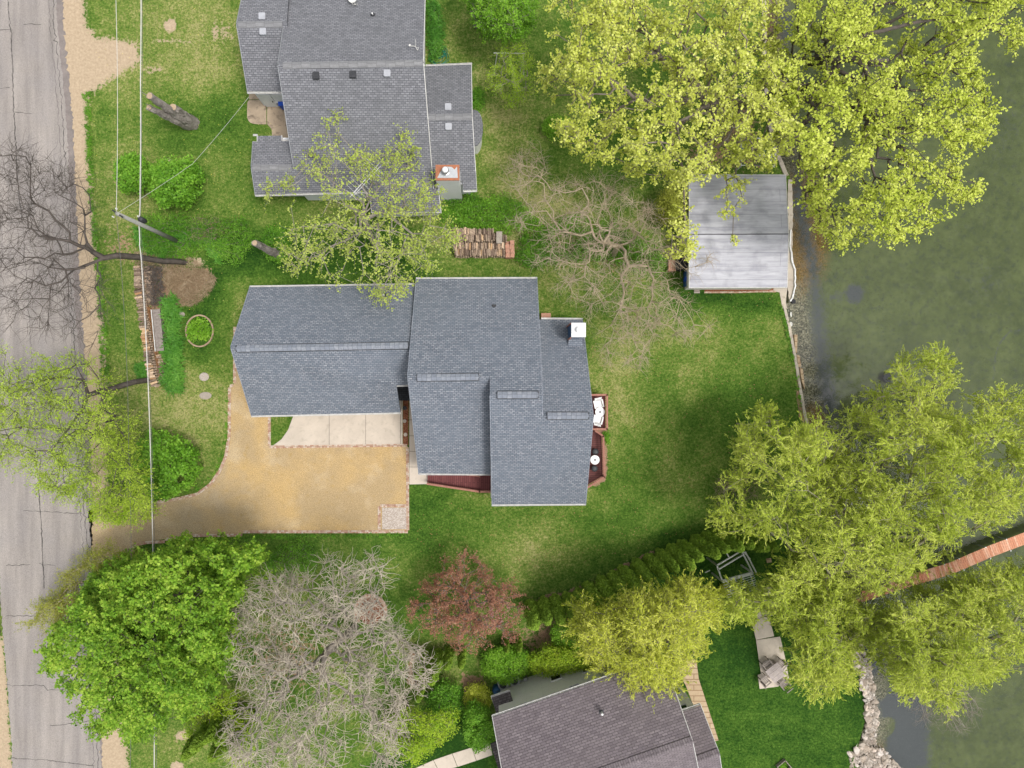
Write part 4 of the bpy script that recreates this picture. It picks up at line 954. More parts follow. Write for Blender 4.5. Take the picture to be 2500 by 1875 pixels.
M['leaf_dark'] = leafmat('dark_evergreen_leaves', [(.014, .045, .01), (.03, .085, .018), (.055, .13, .025)], .2)
M['leaf_cedar'] = leafmat('arborvitae_sprays', [(.1, .19, .015), (.22, .35, .03), (.38, .53, .07)], .25, 3)
M['leaf_lily'] = leafmat('daylily_blades', [(.035, .13, .01), (.08, .25, .025), (.17, .37, .05)], .25)
M['leaf_dry'] = leafmat('dry_twigs', [(.2, .14, .08), (.3, .22, .13), (.4, .32, .22)], .1)
# -- big yellow-green maples at the top right
tree('maple_tree', 'huge yellow-green maple at the top, left of the shoreline, reaching over the boathouse roof', 'tree', (1752, 330),
     D([(1190, -60), (1185, 0), (1170, 55), (1190, 90), (1180, 130), (1162, 170), (1175, 215), (1168, 262), (1205, 300), (1260, 320), (1290, 365), (1345, 340), (1370, 395), (1430, 385), (1480, 420), (1490, 560), (1440, 560), (1450, 500), (1495, 400), (1560, 385), (1620, 360), (1690, 390), (1730, 300), (1715, 150), (1690, 60), (1700, -60)]),
     (5.5, 13.5), 'bark', n=1900, trunk=.5, per=2, size=.145, asp=.85, spread=.11, lm='leaf_yellow', gap=.45, gs=44, seed=11, path=[(1748, 300, 2.5), (1735, 250, 5)], bf=.25, group='yellow-green maples', shell=.5, tw=(2, 4, .17, .4), twbark='bark_pale', tip=.018, jit=.12, extra=[(D([(1510, 380), (1600, 380), (1610, 430), (1560, 490), (1610, 520), (1590, 570), (1550, 520), (1530, 430)]), 26, (5, 6.5))])
tree('maple_tree', 'huge yellow-green maple at the top right, spreading over the lake water', 'tree', (1868, 265),
     D([(1700, -60), (1720, 30), (1700, 100), (1640, 150), (1640, 200), (1690, 250), (1670, 300), (1700, 370), (1745, 440), (1785, 530), (1830, 530), (1870, 515), (1950, 535), (1990, 500), (2050, 470), (2075, 440), (2150, 395), (2110, 340), (2145, 270), (2130, 200), (2150, 140), (2105, 90), (2200, 100), (2260, 40), (2270, -60)]),
     (5.5, 14), 'bark_dark', n=2300, trunk=.52, per=2, size=.145, asp=.85, spread=.11, lm='leaf_yellow2', gap=.45, gs=48, seed=12, path=[(1890, 235, 3), (1930, 215, 6)], bf=.22, group='yellow-green maples', shell=.5, tw=(2, 4, .17, .4), tip=.018, jit=.12)
# dead bent limb seen in the crown of the right maple
# -- green trees and sapling at the top
tree('tree', 'bright green tree cut by the top edge, right of the northern house', 'tree', (1160, 62), D([(990, -60), (1003, 0), (1025, 40), (1050, 80), (1100, 85), (1140, 65), (1152, 30), (1150, -60)]),
     (2.5, 6.5), 'bark_pale', n=230, trunk=.22, per=3, size=.11, lm='leaf_bright', gap=.38, seed=13, spread=.12, tw=(2, 4, .14, .4), tip=.012)
tree('sapling', 'slim yellow-green sapling with upright branches beside the white frame', 'tree', (1268, 235), D([(1090, 70), (1128, 85), (1140, 120), (1160, 160), (1140, 200), (1120, 235), (1095, 245), (1070, 205), (1060, 165), (1078, 120)]),
     (1.6, 5.5), 'bark_pale', n=200, trunk=.09, tip=.014, per=3, size=.09, asp=.5, lm='leaf_lime', gap=.3, seed=14, spread=.1, tw=(2, 5, .14, .25))
# -- sparse maple between the two houses
tree('maple_tree', 'half-leafed maple leaning over the south eave of the northern house', 'tree', (928, 618),
     D([(575, 400), (640, 385), (700, 240), (735, 250), (740, 330), (800, 330), (850, 330), (870, 290), (900, 300), (890, 370), (950, 400), (945, 470), (1000, 500), (960, 560), (900, 600), (870, 640), (830, 655), (760, 610), (680, 605), (620, 575), (600, 510), (640, 470), (580, 430)]),
     (4, 11), 'bark_pale', n=400, trunk=.22, tip=.015, per=1, size=.12, asp=.75, spread=.09, lm='leaf_sparse', gap=.44, gs=50, seed=15, path=[(905, 575, 3), (880, 520, 6)], bf=.25, shell=.6, tw=(2, 4, .18, .35), jit=.12)
# -- bare trees
tree('bare_tree', 'bare tan tree in the middle, between the boathouse and the northern house', 'tree', (1500, 628),
     D([(1085, 400), (1110, 350), (1150, 300), (1175, 330), (1200, 380), (1290, 385), (1330, 370), (1400, 440), (1480, 520), (1545, 560), (1470, 610), (1490, 660), (1550, 720), (1480, 745), (1420, 700), (1395, 800), (1320, 800), (1280, 700), (1230, 640), (1180, 610), (1130, 575), (1180, 530), (1095, 480), (1150, 430)]),
     (3, 9.5), 'bark_tan', leaf=False, n=560, trunk=.2, tip=.012, gap=.47, gs=50, seed=16, path=[(1508, 600, 2.0)], bf=.3, jit=.14, shell=.7, sides=4, seg=.5, tw=(3, 5, .17, .4), twr=.7, twbark='bark_tan')
tree('bare_tree', 'leafless dark tree leaning over the road from beside the firewood rows', 'tree', (455, 640),
     D([(-40, 300), (60, 330), (130, 350), (190, 380), (200, 470), (185, 560), (240, 640), (200, 770), (160, 740), (100, 700), (40, 720), (-40, 690)]),
     (6, 12.5), 'bark_dark', leaf=False, n=300, trunk=.2, tip=.012, gap=.42, gs=60, seed=17, path=[(400, 638, 2.0), (340, 628, 4.2), (285, 624, 6.2), (230, 640, 7.6)], bf=.3, jit=.12, shell=.7, sides=4, seg=.5, tw=(3, 5, .26, .3), twr=.6)
tree('bare_tree', 'large pale grey leafless tree left of the reddish crabapple', 'tree', (868, 1530),
     D([(485, 1440), (470, 1380), (515, 1300), (560, 1250), (620, 1240), (680, 1250), (720, 1190), (810, 1195), (850, 1225), (820, 1290), (850, 1340), (905, 1390), (930, 1440), (905, 1500), (870, 1560), (870, 1620), (850, 1720), (560, 1720), (490, 1640), (480, 1560), (540, 1500)]),
     (5, 12.5), 'bark_pale', leaf=False, n=700, trunk=.32, tip=.02, gap=.40, gs=50, seed=18, path=[(840, 1555, 2.5), (800, 1590, 5.5)], bf=.3, jit=.17, shell=.6, sides=4, seg=.45, tw=(3, 6, .16, .42), twr=.8, twbark='bark_silver')
# -- left side trees
tree('willow_tree', 'light green young willow leaning over the road edge', 'tree', (372, 925),
     D([(-60, 770), (0, 750), (40, 790), (120, 765), (200, 775), (230, 790), (250, 860), (280, 900), (290, 980), (330, 1080), (300, 1130), (215, 1125), (170, 1060), (120, 1070), (80, 1060), (60, 1010), (0, 1000), (-60, 980)]),
     (4.5, 10.5), 'bark_dark', n=330, trunk=.2, per=2, size=.14, asp=.3, spread=.12, lm='leaf_feather', gap=.45, gs=55, seed=19, path=[(330, 932, 2.2), (270, 950, 4.2), (215, 965, 5.6)], bf=.25, shell=.6, out=.8, droop=.1, tw=(3, 5, .2, .25))
tree('maple_tree', 'large dense bright green maple beside the road at the lower left', 'tree', (515, 1452),
     D([(165, 1300), (215, 1240), (300, 1195), (370, 1165), (420, 1180), (490, 1170), (550, 1190), (575, 1240), (520, 1270), (505, 1320), (510, 1390), (490, 1440), (460, 1490), (430, 1540), (340, 1560), (300, 1600), (250, 1560), (215, 1575), (160, 1540), (190, 1500), (140, 1480), (105, 1420), (120, 1360)]),
     (3.5, 12.5), 'bark_dark', n=820, trunk=.34, per=4, size=.16, asp=.8, spread=.13, lm='leaf_maple', gap=.44, gs=26, edge=90, seed=20, bf=.3, shell=.35, tw=(2, 4, .2, .3))
tree('feathery_tree', 'thin olive-green feathery tree over the road behind the big green maple', 'tree', (330, 1345),
     D([(60, 1350), (85, 1310), (130, 1280), (150, 1230), (210, 1190), (290, 1180), (320, 1240), (240, 1290), (190, 1330), (140, 1370), (90, 1365)]),
     (2.5, 6.5), 'bark_tan', n=420, trunk=.12, tip=.01, per=3, size=.12, asp=.3, spread=.14, lm='leaf_olive', gap=.38, gs=40, seed=21, out=.8, bf=.4, tw=(3, 5, .16, .3))
tree('shrub', 'yellow-green open shrub under the left edge of the grey leafless tree', 'shrub', (560, 1700), D([(420, 1520), (500, 1480), (540, 1540), (560, 1620), (520, 1680), (460, 1600), (400, 1600)]),
     (1, 3.5), 'bark_tan', n=160, trunk=.07, per=26, size=.11, asp=.5, lm='leaf_lime', gap=.4, seed=22, inner=1)
# -- crabapple
tree('crabapple_tree', 'reddish-brown crabapple in new leaf left of the clipped evergreen row', 'tree', (1135, 1450),
     D([(880, 1300), (900, 1260), (945, 1250), (955, 1215), (1010, 1190), (1045, 1210), (1060, 1240), (1100, 1250), (1125, 1290), (1130, 1340), (1115, 1380), (1060, 1400), (1010, 1420), (960, 1385), (930, 1380), (895, 1345), (880, 1330)]),
     (1.8, 6.2), 'bark', n=720, trunk=.2, tip=.013, per=2, size=.105, asp=.6, lm='leaf_red', gap=.40, gs=32, seed=23, spread=.1, tw=(2, 4, .14, .4))
cr = bpy.data.objects['crabapple_tree']; r_ = np.random.default_rng(5)
q = sample_crown(D([(1020, 1290), (1080, 1280), (1110, 1330), (1080, 1370), (1020, 1340)]), 60, 3.2, 5.8, r_, .45, 30, 3); q = np.repeat(q, 10, 0) + r_.normal(0, .16, (60 * 10, 3))
mesh_np('blossom', leaf_quads(q, .08, .8, r_), quads(len(q)), M['leaf_pink'], cr)
# -- willows on the right
wl = dict(per=2, asp=.2, spread=.07, out=1.0, droop=.3, bf=.25, jit=.12, seg=.7, sides=4, tip=.015, tw=(3, 5, .18, .36), twbark='bark_willow')
tree('willow_tree', 'big yellow-green willow over the shoreline, north of the dock', 'tree', (2085, 1452),
     D([(1535, 1130), (1545, 1080), (1600, 1020), (1590, 940), (1645, 880), (1700, 920), (1760, 905), (1830, 900), (1890, 850), (1960, 880), (1930, 810), (1960, 770), (2010, 760), (2085, 790), (2060, 850), (2010, 890), (2100, 900), (2130, 840), (2210, 860), (2290, 900), (2270, 1040), (2170, 1110), (2180, 1125), (2090, 1160), (2040, 1192), (1960, 1245), (1900, 1280), (1830, 1268), (1790, 1255), (1720, 1200), (1640, 1170), (1560, 1150)]),
     (3.5, 12.5), 'bark_willow', n=1150, trunk=.5, size=.22, lm='leaf_willow', gap=.5, gs=36, seed=24, path=[(2088, 1435, 3), (2075, 1390, 6)], group='willows by the lake', shell=.45, **wl)
tree('willow_tree', 'yellow-green willow lobe hanging over the weathered table patio', 'tree', (2040, 1490),
     D([(1580, 1250), (1640, 1290), (1700, 1200), (1780, 1230), (1840, 1290), (1850, 1340), (1840, 1420), (1845, 1470), (1800, 1500), (1780, 1520), (1730, 1490), (1700, 1430), (1720, 1380), (1660, 1320), (1600, 1350), (1560, 1320)]),
     (3.2, 9.5), 'bark_willow', n=400, trunk=.3, size=.22, lm='leaf_willow', gap=.45, gs=36, seed=25, group='willows by the lake', **wl)
tree('willow_tree', 'yellow-green willow over the water at the lower right, with bare twigs on its tip', 'tree', (2210, 1520),
     D([(1870, 1318), (1950, 1300), (2000, 1280), (2060, 1258), (2130, 1238), (2280, 1215), (2280, 1430), (2200, 1440), (2130, 1460), (2090, 1470), (2060, 1530), (2010, 1520), (1960, 1510), (1930, 1450), (1890, 1420), (1855, 1370), (1850, 1320)]),
     (3.5, 11), 'bark_willow', n=760, trunk=.42, size=.21, lm='leaf_willow', gap=.45, gs=36, seed=26, path=[(2250, 1590, 3), (2262, 1570, 5)], group='willows by the lake', **{**wl, 'bf': .4})
tree('bare_branches', 'spray of pale leafless branches reaching down over dark water', 'tree', (2330, 1570),
     D([(1920, 1420), (2000, 1440), (2090, 1490), (2130, 1530), (2080, 1580), (2000, 1560), (1940, 1500)]), (2.2, 5.5), 'bark_pale', leaf=False, n=120, trunk=.07, tip=.016, gap=.3, seed=27, jit=.12, sides=4, bf=.9, path=[(2275, 1600, 4.5)], base_h=-.3)
tree('willow_tree', 'curly yellow willow in front of the mauve-roofed house', 'tree', (1560, 1545),
     D([(1235, 1310), (1255, 1305), (1310, 1312), (1340, 1290), (1400, 1275), (1440, 1270), (1505, 1262), (1545, 1290), (1550, 1340), (1520, 1370), (1500, 1420), (1470, 1440), (1480, 1470), (1460, 1500), (1425, 1515), (1400, 1480), (1370, 1490), (1340, 1460), (1290, 1450), (1270, 1400), (1240, 1370)]),
     (3.5, 10.5), 'bark', n=520, trunk=.28, size=.2, lm='leaf_willow_y', gap=.46, gs=32, seed=28, path=[(1575, 1560, 3)], **{**wl, 'tw': (3, 6, .16, .6)})
# -- shrubs: rounded mounds of leaves on stems
def shrub(name, label, outline, h, lm, n=150, per=34, size=.1, asp=.65, seed=1, cat='shrub', group=None, gap=.2, spread=.24, base=None, edge=30, **k):
    o_ = np.array(outline, float); c_ = o_.mean(0)
    hh = (h[0] + h[1]) / 2; f_ = (H - hh) / H
    base = base or (CX + (c_[0] - CX) * f_, CY + (c_[1] - CY) * f_)
    return tree(name, label, cat, base, outline, h, 'bark', n=n, trunk=.05, tip=.008, per=per, size=size, asp=asp, lm=lm, seed=seed, gap=gap, gs=30, spread=spread, edge=edge, shell=.35, sides=3, group=group, seg=2, **k)
def ell(cx, cy, rx, ry, n=12, rot=0, wob=.12, seed=0):
    r = random.Random(seed + int(cx)); return [(cx + rx * (1 + r.uniform(-wob, wob)) * math.cos(a) * math.cos(rot) - ry * math.sin(a) * math.sin(rot), cy + rx * math.cos(a) * math.sin(rot) + ry * (1 + r.uniform(-wob, wob)) * math.sin(a)) for a in np.linspace(0, 2 * math.pi, n, endpoint=False)]
G1 = 'bushes by the road'
shrub('bush', 'smaller round green bush under the wires, left of its larger neighbour', ell(322, 425, 42, 45), (.3, 3.6), 'leaf_green', 170, 34, .16, .7, 31, group=G1)
shrub('bush', 'larger round green bush north of the utility pole', ell(430, 445, 66, 62), (.3, 4.2), 'leaf_green', 280, 36, .16, .7, 32, group=G1)
shrub('bush', 'dark green bush beside the leaning willow, above the driveway entrance', D([(300, 960), (330, 930), (400, 945), (440, 1000), (410, 1050), (350, 1080), (310, 1080), (290, 1020)]), (.3, 3.4), 'leaf_green', 240, 36, .16, .7, 33, group=G1)
shrub('bush', 'light green bush hanging over the gravel at the driveway entrance', D([(200, 1060), (300, 1040), (340, 1100), (310, 1135), (200, 1125)]), (.4, 3.2), 'leaf_lime', 190, seed=34, group=G1)
shrub('ground_cover', 'tall weedy green plants round the foot of the utility pole', D([(300, 470), (380, 460), (440, 470), (530, 470), (555, 520), (510, 570), (440, 545), (380, 560), (310, 540)]), (.05, .7), 'leaf_shrub', 560, 22, .13, .35, 35, 'plants', gap=.36)
shrub('bush', 'pale twiggy bush beside the weeds near the utility pole', ell(500, 555, 50, 34), (.1, 1.1), 'leaf_dry', 90, 12, .14, .12, 36, gap=.3)
shrub('bush', 'low green bush beside the small stump', ell(675, 595, 36, 40), (.1, 1.0), 'leaf_shrub', 130, seed=37)
shrub('bush', 'low green undergrowth between the firewood and the bare tan tree', D([(960, 450), (1010, 440), (1090, 420), (1140, 450), (1180, 500), (1130, 500), (1000, 495), (950, 480)]), (.1, 1.1), 'leaf_green', 430, 26, .12, .5, 38, gap=.33)
shrub('bush', 'green undergrowth below the bare tan tree', D([(1130, 510), (1250, 460), (1330, 480), (1440, 560), (1440, 590), (1380, 585), (1300, 560), (1220, 560), (1150, 580), (1110, 560)]), (.1, 1.1), 'leaf_shrub', 620, 26, .12, .5, 39, gap=.4)
shrub('bush', 'dark green plants below the white chimney', D([(955, 430), (1030, 415), (1040, 450), (975, 470)]), (.05, .7), 'leaf_shrub', 120, 26, .12, .4, 40)
shrub('bush', 'bright green bush peeking out under the left side of the big maple', ell(1360, 312, 32, 26), (.2, 1.6), 'leaf_bright', 110, seed=41)
shrub('bush', 'olive bush hugging the west wall of the boathouse', ell(1640, 500, 36, 50), (.3, 3.2), 'leaf_olive', 200, seed=42, gap=.35)
shrub('bush', 'reedy green plants along the east wall of the northern house', D([(925, 5), (950, 10), (955, 110), (935, 135), (928, 100)]), (.05, .7), 'leaf_lily', 190, 16, .3, .14, 43)
shrub('bush', 'low green plants east of the northern house wing', D([(1023, 190), (1040, 195), (1040, 240), (1023, 240)]), (.05, .5), 'leaf_shrub', 50, seed=44)
shrub('bush', 'grey-green bush south of the driveway edging', D([(570, 1210), (600, 1180), (660, 1170), (690, 1200), (670, 1240), (600, 1260), (570, 1240)]), (.2, 1.9), 'leaf_shrub', 210, 20, .1, .5, 45, gap=.35)
shrub('shrub', 'round bright lime shrub beside the wall of the mauve-roofed house', ell(1237, 1620, 62, 42), (.3, 3.2), 'leaf_bright', 330, 34, .12, .4, 46)
shrub('shrub', 'yellow-green hedge along the grey wall, under the curly willow', D([(1140, 1420), (1180, 1390), (1260, 1400), (1300, 1450), (1250, 1450), (1180, 1460), (1150, 1450)]), (.3, 3.4), 'leaf_lime', 420, 30, .12, .35, 47, gap=.3)
shrub('shrub', 'green shrub just above the wall hedge, right of the clipped columns', D([(1190, 1350), (1250, 1330), (1290, 1380), (1250, 1410), (1200, 1400)]), (.4, 3.6), 'leaf_bright', 240, 30, .12, .4, 48, gap=.3)
shrub('shrub', 'small yellow shrub in the bed beside the lime shrub', ell(1165, 1704, 30, 34), (.3, 2.2), 'leaf_willow_y', 120, 30, .11, .5, 49)
shrub('shrub', 'dense rounded green shrub at the corner of the mauve-roofed house', D([(1005, 1540), (1025, 1510), (1050, 1530), (1075, 1580), (1060, 1610), (1025, 1620), (1005, 1590)]), (.4, 3.4), 'leaf_green', 260, 34, .12, .6, 50)
shrub('shrub', 'dark green shrub between the clipped columns and the yellow-green tree', D([(920, 1500), (960, 1470), (990, 1480), (1000, 1530), (970, 1570), (930, 1560)]), (.3, 2.4), 'leaf_shrub', 190, 30, .11, .6, 51)
tree('small_tree', 'yellow-green small tree at the right edge of the grey leafless tree, above the pale walkway', 'tree', (985, 1700),
     D([(830, 1560), (880, 1530), (930, 1540), (985, 1530), (985, 1570), (950, 1610), (900, 1650), (860, 1640), (830, 1620)]), (1.5, 5), 'bark', n=330, trunk=.12, per=26, size=.12, asp=.55, lm='leaf_lime', gap=.38, gs=35, seed=52)
shrub('bush', 'low leafy bush at the east edge of the lower deck', ell(1479, 1068, 9, 14), (.05, .7), 'leaf_green', 30, 24, .09, .6, 53, spread=.14)
shrub('bush', 'thin twiggy tan bush at the west tip of the lakeside willow', D([(1540, 1040), (1590, 1010), (1640, 1030), (1640, 1070), (1590, 1090), (1550, 1090)]), (.3, 2.2), 'leaf_dry', 150, 14, .2, .07, 54, gap=.3)
shrub('bush', 'green leafy plant clump inside the round brick bed', ell(487, 808, 29, 30), (.02, .45), 'leaf_bright', 60, 26, .13, .7, 55, gap=.4, spread=.2)
# daylily beds: arching blades
def blades(name, label, outline, n, hgt, lm, seed, cat='plants', w=.05):
    r = np.random.default_rng(seed); po = np.array(outline, float); e = thing(name, label, cat, P(*po.mean(0)))
    lo, hi = po.min(0), po.max(0); x = r.uniform(lo[0], hi[0], n * 4); y = r.uniform(lo[1], hi[1], n * 4); ok = inside(x, y, po); x, y = x[ok][:n], y[ok][:n]; n = len(x)
    B = np.stack([(x - CX) * .02995, (CY - y) * .02995, np.zeros(n)], 1); B = np.repeat(B, 7, 0) + r.normal(0, .05, (n * 7, 3)) * [1, 1, 0]; n = len(B)
    an = r.uniform(0, 2 * math.pi, n); d = np.stack([np.cos(an), np.sin(an), np.zeros(n)], 1); sd = np.stack([-np.sin(an), np.cos(an), np.zeros(n)], 1)
    hh = hgt * r.uniform(.6, 1.2, n)[:, None]; ln = hgt * r.uniform(.4, 1.0, n)[:, None]; Z = np.array([[0, 0, 1.]])
    p0, p1, p2 = B, B + d * ln * .45 + Z * hh, B + d * ln * 1.15 + Z * hh * .75
    V = np.stack([p0 - sd * w / 2, p0 + sd * w / 2, p1 + sd * w * .6, p1 - sd * w * .6, p2 + sd * .004, p2 - sd * .004], 1).reshape(-1, 3)
    b_ = (np.arange(n) * 6)[:, None]; Fq = np.concatenate([b_ + np.array([[0, 1, 2, 3]]), b_ + np.array([[3, 2, 4, 5]])])
    mesh_np('foliage', V, Fq, M[lm], e); return e
blades('daylilies', 'long strip of daylilies east of the firewood rows', [(405, 735), (435, 725), (440, 760), (443, 800), (450, 900), (452, 955), (420, 960), (402, 930), (410, 850)], 300, .55, 'leaf_lily', 61)
blades('daylilies', 'small clump of daylilies west of the southern end of the firewood', [(335, 890), (365, 885), (362, 925), (340, 925)], 60, .35, 'leaf_lily', 62)
blades('tall_grass', 'patch of tall weeds south of the larger round bush', [(330, 560), (450, 540), (510, 560), (560, 600), (540, 650), (500, 600), (420, 600), (400, 640), (340, 600)], 360, .35, 'leaf_lily', 63)
# clipped columnar evergreens: leaning picture columns are upright 6 m trees
def column_proto(hgt, rad_, nleaf, seed):
    r = np.random.default_rng(seed); e = thing('arborvitae', 'x', 'tree')
    b = MB(); b.tube([(0, 0, 0), (0, 0, hgt * .9)], [.07, .02], 6); b.build('trunk', M['bark'], e)
    u_ = r.random(nleaf); z = u_ * hgt; an = r.uniform(0, 2 * math.pi, nleaf)
    lump = 1 + .12 * np.sin(an * 3 + z * 2) + .1 * np.sin(an * 5 - z * 4)
    prof = rad_ * np.clip(np.sqrt(np.clip(1 - (np.abs(z / hgt - .38) / .63) ** 2.4, 0, 1)), .02, 1) * lump
    rr = prof * (1 - .35 * r.random(nleaf) ** 2)
    c_ = np.stack([np.cos(an) * rr, np.sin(an) * rr, z + .1], 1); d = np.stack([np.cos(an) * .5, np.sin(an) * .5, np.full(nleaf, .9)], 1)
    mesh_np('foliage', leaf_quads(c_, .14, .6, r, None, .5), quads(nleaf), M['leaf_cedar'], e)
    return e
protos = [column_proto(5.6, .46, 5600, 71), column_proto(5.2, .43, 5200, 72)]
hb = [(1295, 1475), (1325, 1467), (1353, 1460), (1383, 1454), (1412, 1447), (1435, 1429), (1466, 1416), (1495, 1404), (1520, 1390), (1551, 1374), (1582, 1362), (1609, 1350), (1636, 1339), (1663, 1327), (1694, 1315), (1721, 1306), (1746, 1300), (1773, 1297), (1800, 1299), (1827, 1303)]
ordn = ['first', 'second', 'third', 'fourth', 'fifth', 'sixth', 'seventh', 'eighth', 'ninth', 'tenth', 'eleventh', 'twelfth', 'thirteenth', 'fourteenth', 'fifteenth', 'sixteenth', 'seventeenth', 'eighteenth', 'nineteenth', 'twentieth']
used = set()
def col_at(i, px_, py_, sc_, label, group, rz):
    o = protos[i % 2]
    if i % 2 in used: o = copy_tree(o)
    used.add(i % 2); o.location = P(px_, py_); o.scale = (sc_ * random.uniform(.92, 1.08), sc_ * random.uniform(.92, 1.08), sc_ if sc_ < .9 else random.uniform(.92, 1.04)); o.rotation_euler = (0, 0, rz); tag(o, label, 'tree', group)
for i, (a, c_) in enumerate(hb): col_at(i, a, c_, random.uniform(.96, 1.08), ordn[i] + ' clipped evergreen column from the left in the long slanting hedge row', 'clipped evergreen hedge row', i * 1.3)
for i, (a, c_, s_, lb) in enumerate([(1035, 1590, .85, 'tall leftmost clipped evergreen of the group below the crabapple'), (1068, 1592, .8, 'second clipped evergreen of the group below the crabapple, broad and oval'), (1098, 1585, .62, 'third clipped evergreen of the group below the crabapple, half under its leaves'),
                                     (1130, 1585, .55, 'fourth clipped evergreen below the crabapple, with an orange tip'), (1236, 1562, .42, 'left of two small globe evergreens beside the lime shrub'), (1265, 1556, .45, 'right of two small globe evergreens beside the lime shrub'), (1032, 1660, .6, 'short evergreen mound at the lower end of the group below the crabapple')]):
    col_at(i + 1, a, c_, s_ * 1.15, lb, 'clipped evergreens below the crabapple', i * 2.1)
for i, (a, c_) in enumerate([(545, 1740), (570, 1725), (598, 1730), (622, 1745), (585, 1762), (520, 1765)]): col_at(i, a, c_, 1.1, ordn[i] + ' dark conifer from the left in the bottom clump under the grey leafless tree', 'dark conifers at the bottom', i * 1.7)
# ------------------------------------------------------------------ small things
def Zm(ox, oy, k): return lambda x, y, h=0.0: P(ox + x / k, oy + y / k, h)
# dead bent limb and bare limbs in the right-hand maple
rm = [o for o in bpy.data.objects if o.get('label', '').startswith('huge yellow-green maple at the top right')][0]
b = MB(); z = Zm(1760, 0, 2.592)
b.tube([z(560, 400, 9), z(700, 390, 10.5), z(850, 370, 11.5), z(905, 410, 11.6), z(930, 470, 11.4), z(925, 530, 11.2), z(905, 590, 11)], [.17, .17, .17, .17, .15, .13, .09], 8)
b.tube([z(860, 385, 11.5), z(950, 385, 11.8), z(1060, 380, 12)], [.13, .12, .08], 8); b.tube([z(905, 405, 11.4), z(980, 415, 11.4), z(1060, 425, 11.6)], [.09, .07, .05], 8)
b.tube([z(570, 400, 8), z(680, 350, 10), z(760, 290, 11), z(880, 230, 11.8), z(1040, 190, 12.2), z(1240, 140, 12.6), z(1400, 120, 12.6)], [.2, .17, .15, .14, .12, .09, .05], 8)
b.build('dead_limb', M['bark_dark'], rm, True)
# ---- utility pole and lines
pt, pb = P(285, 521, 7.9), P(436, 590, 0); pl = thing('utility_pole', 'weathered leaning utility pole with a black transformer rising out of the weeds', 'pole', pb)
b = MB(); b.tube([pb - Vector((0, 0, .2)), pt], [.17, .12], 12); b.build('pole', M['pole'], pl, True)
pm = pb + (pt - pb) * .62
b = MB(); b.lathe((pm.x - .05, pm.y + .36, pm.z - .35), [(.17, 0), (.19, .08), (.19, .55), (.15, .62), (.05, .66)], 14); tr_ = b.build('transformer', M['dark'], pl, True)
b = MB(); b.lathe((pm.x - .12, pm.y + .5, pm.z + .26), [(.04, 0), (.06, .06), (.03, .12), (.05, .16)], 8); b.build('insulator', M['offwhite'], tr_)
b = MB(); b.bar(pt + Vector((-.35, .25, -.15)), pt + Vector((.3, -.2, -.15)), .09, .1); b.build('bracket', M['dark'], pl)
for dx, dy in ((-.05, .3), (-.25, -.2)):
    b = MB(); b.lathe(pt + Vector((dx, dy, -.15)), [(.03, 0), (.055, .06), (.03, .12), (.05, .18), (.02, .22)], 8); b.build('insulator', M['offwhite'], pl)
M['wire'] = varied('bright_wire', (.62, .6, .56), (.5, .48, .44), 2, .4, bump=0); M['wire_dark'] = varied('dark_wire', (.1, .1, .1), (.16, .16, .15), 2, .6, bump=0)
def wire(name, label, ends, r, m, sag=.25, cat='wire', group=None):
    a_ = ends; pts = []
    for a, c in zip(a_[:-1], a_[1:]):
        for k in range(10 + (1 if c is a_[-1] else 0)):
            t_ = k / 10; p = a + (c - a) * t_; p = p - Vector((0, 0, sag * 4 * t_ * (1 - t_))); pts.append(p)
    b = MB(); b.tube(pts, r, 5); return tag(b.build(name, m), label, cat, group)
low = pm + Vector((-.2, 0, .1))
wire('power_line', 'thin pale wire running north from the top of the utility pole', [P(279, -120, 7.6), pt + Vector((0, .1, .05))], .016, M['wire'])
wire('power_line', 'thin broken-looking wire running south from the top of the utility pole', [pt + Vector((0, -.1, .05)), P(305, 800, 7.6), P(314, 1100, 7.4), P(320, 1400, 7.4), P(316, 2000, 7.6)], .014, M['wire_dark'], .1)
wire('power_line', 'bright thick cable running north from the middle of the utility pole', [P(344, -120, 5.4), P(343, 200, 5.2), P(342, 470, 5.1), low], .032, M['wire'], .05)
wire('power_line', 'thin dark cable beside the bright one, north of the utility pole', [P(348, -120, 5.2), P(346, 300, 5.1), low + Vector((.1, 0, 0))], .014, M['wire_dark'], .05)
wire('power_line', 'bright thick cable running south over the driveway entrance', [low, P(341, 600, 5.1), P(346, 650, 5.1), P(361, 920, 5.2), P(371, 1240, 5.3), P(376, 1560, 5.4), P(376, 2000, 5.6)], .032, M['wire'], .04)
wire('power_line', 'thin dark cable beside the bright one, south of the utility pole', [low + Vector((.1, 0, 0)), P(349, 650, 5.0), P(365, 920, 5.1), P(375, 1240, 5.2), P(381, 1600, 5.3), P(381, 2000, 5.4)], .014, M['wire_dark'], .04)
wire('service_wire', 'thin twisted service wire from the utility pole to the northern house', [pt, P(470, 400, 5.6), P(608, 236, 3.9)], .009, M['wire'], .1)
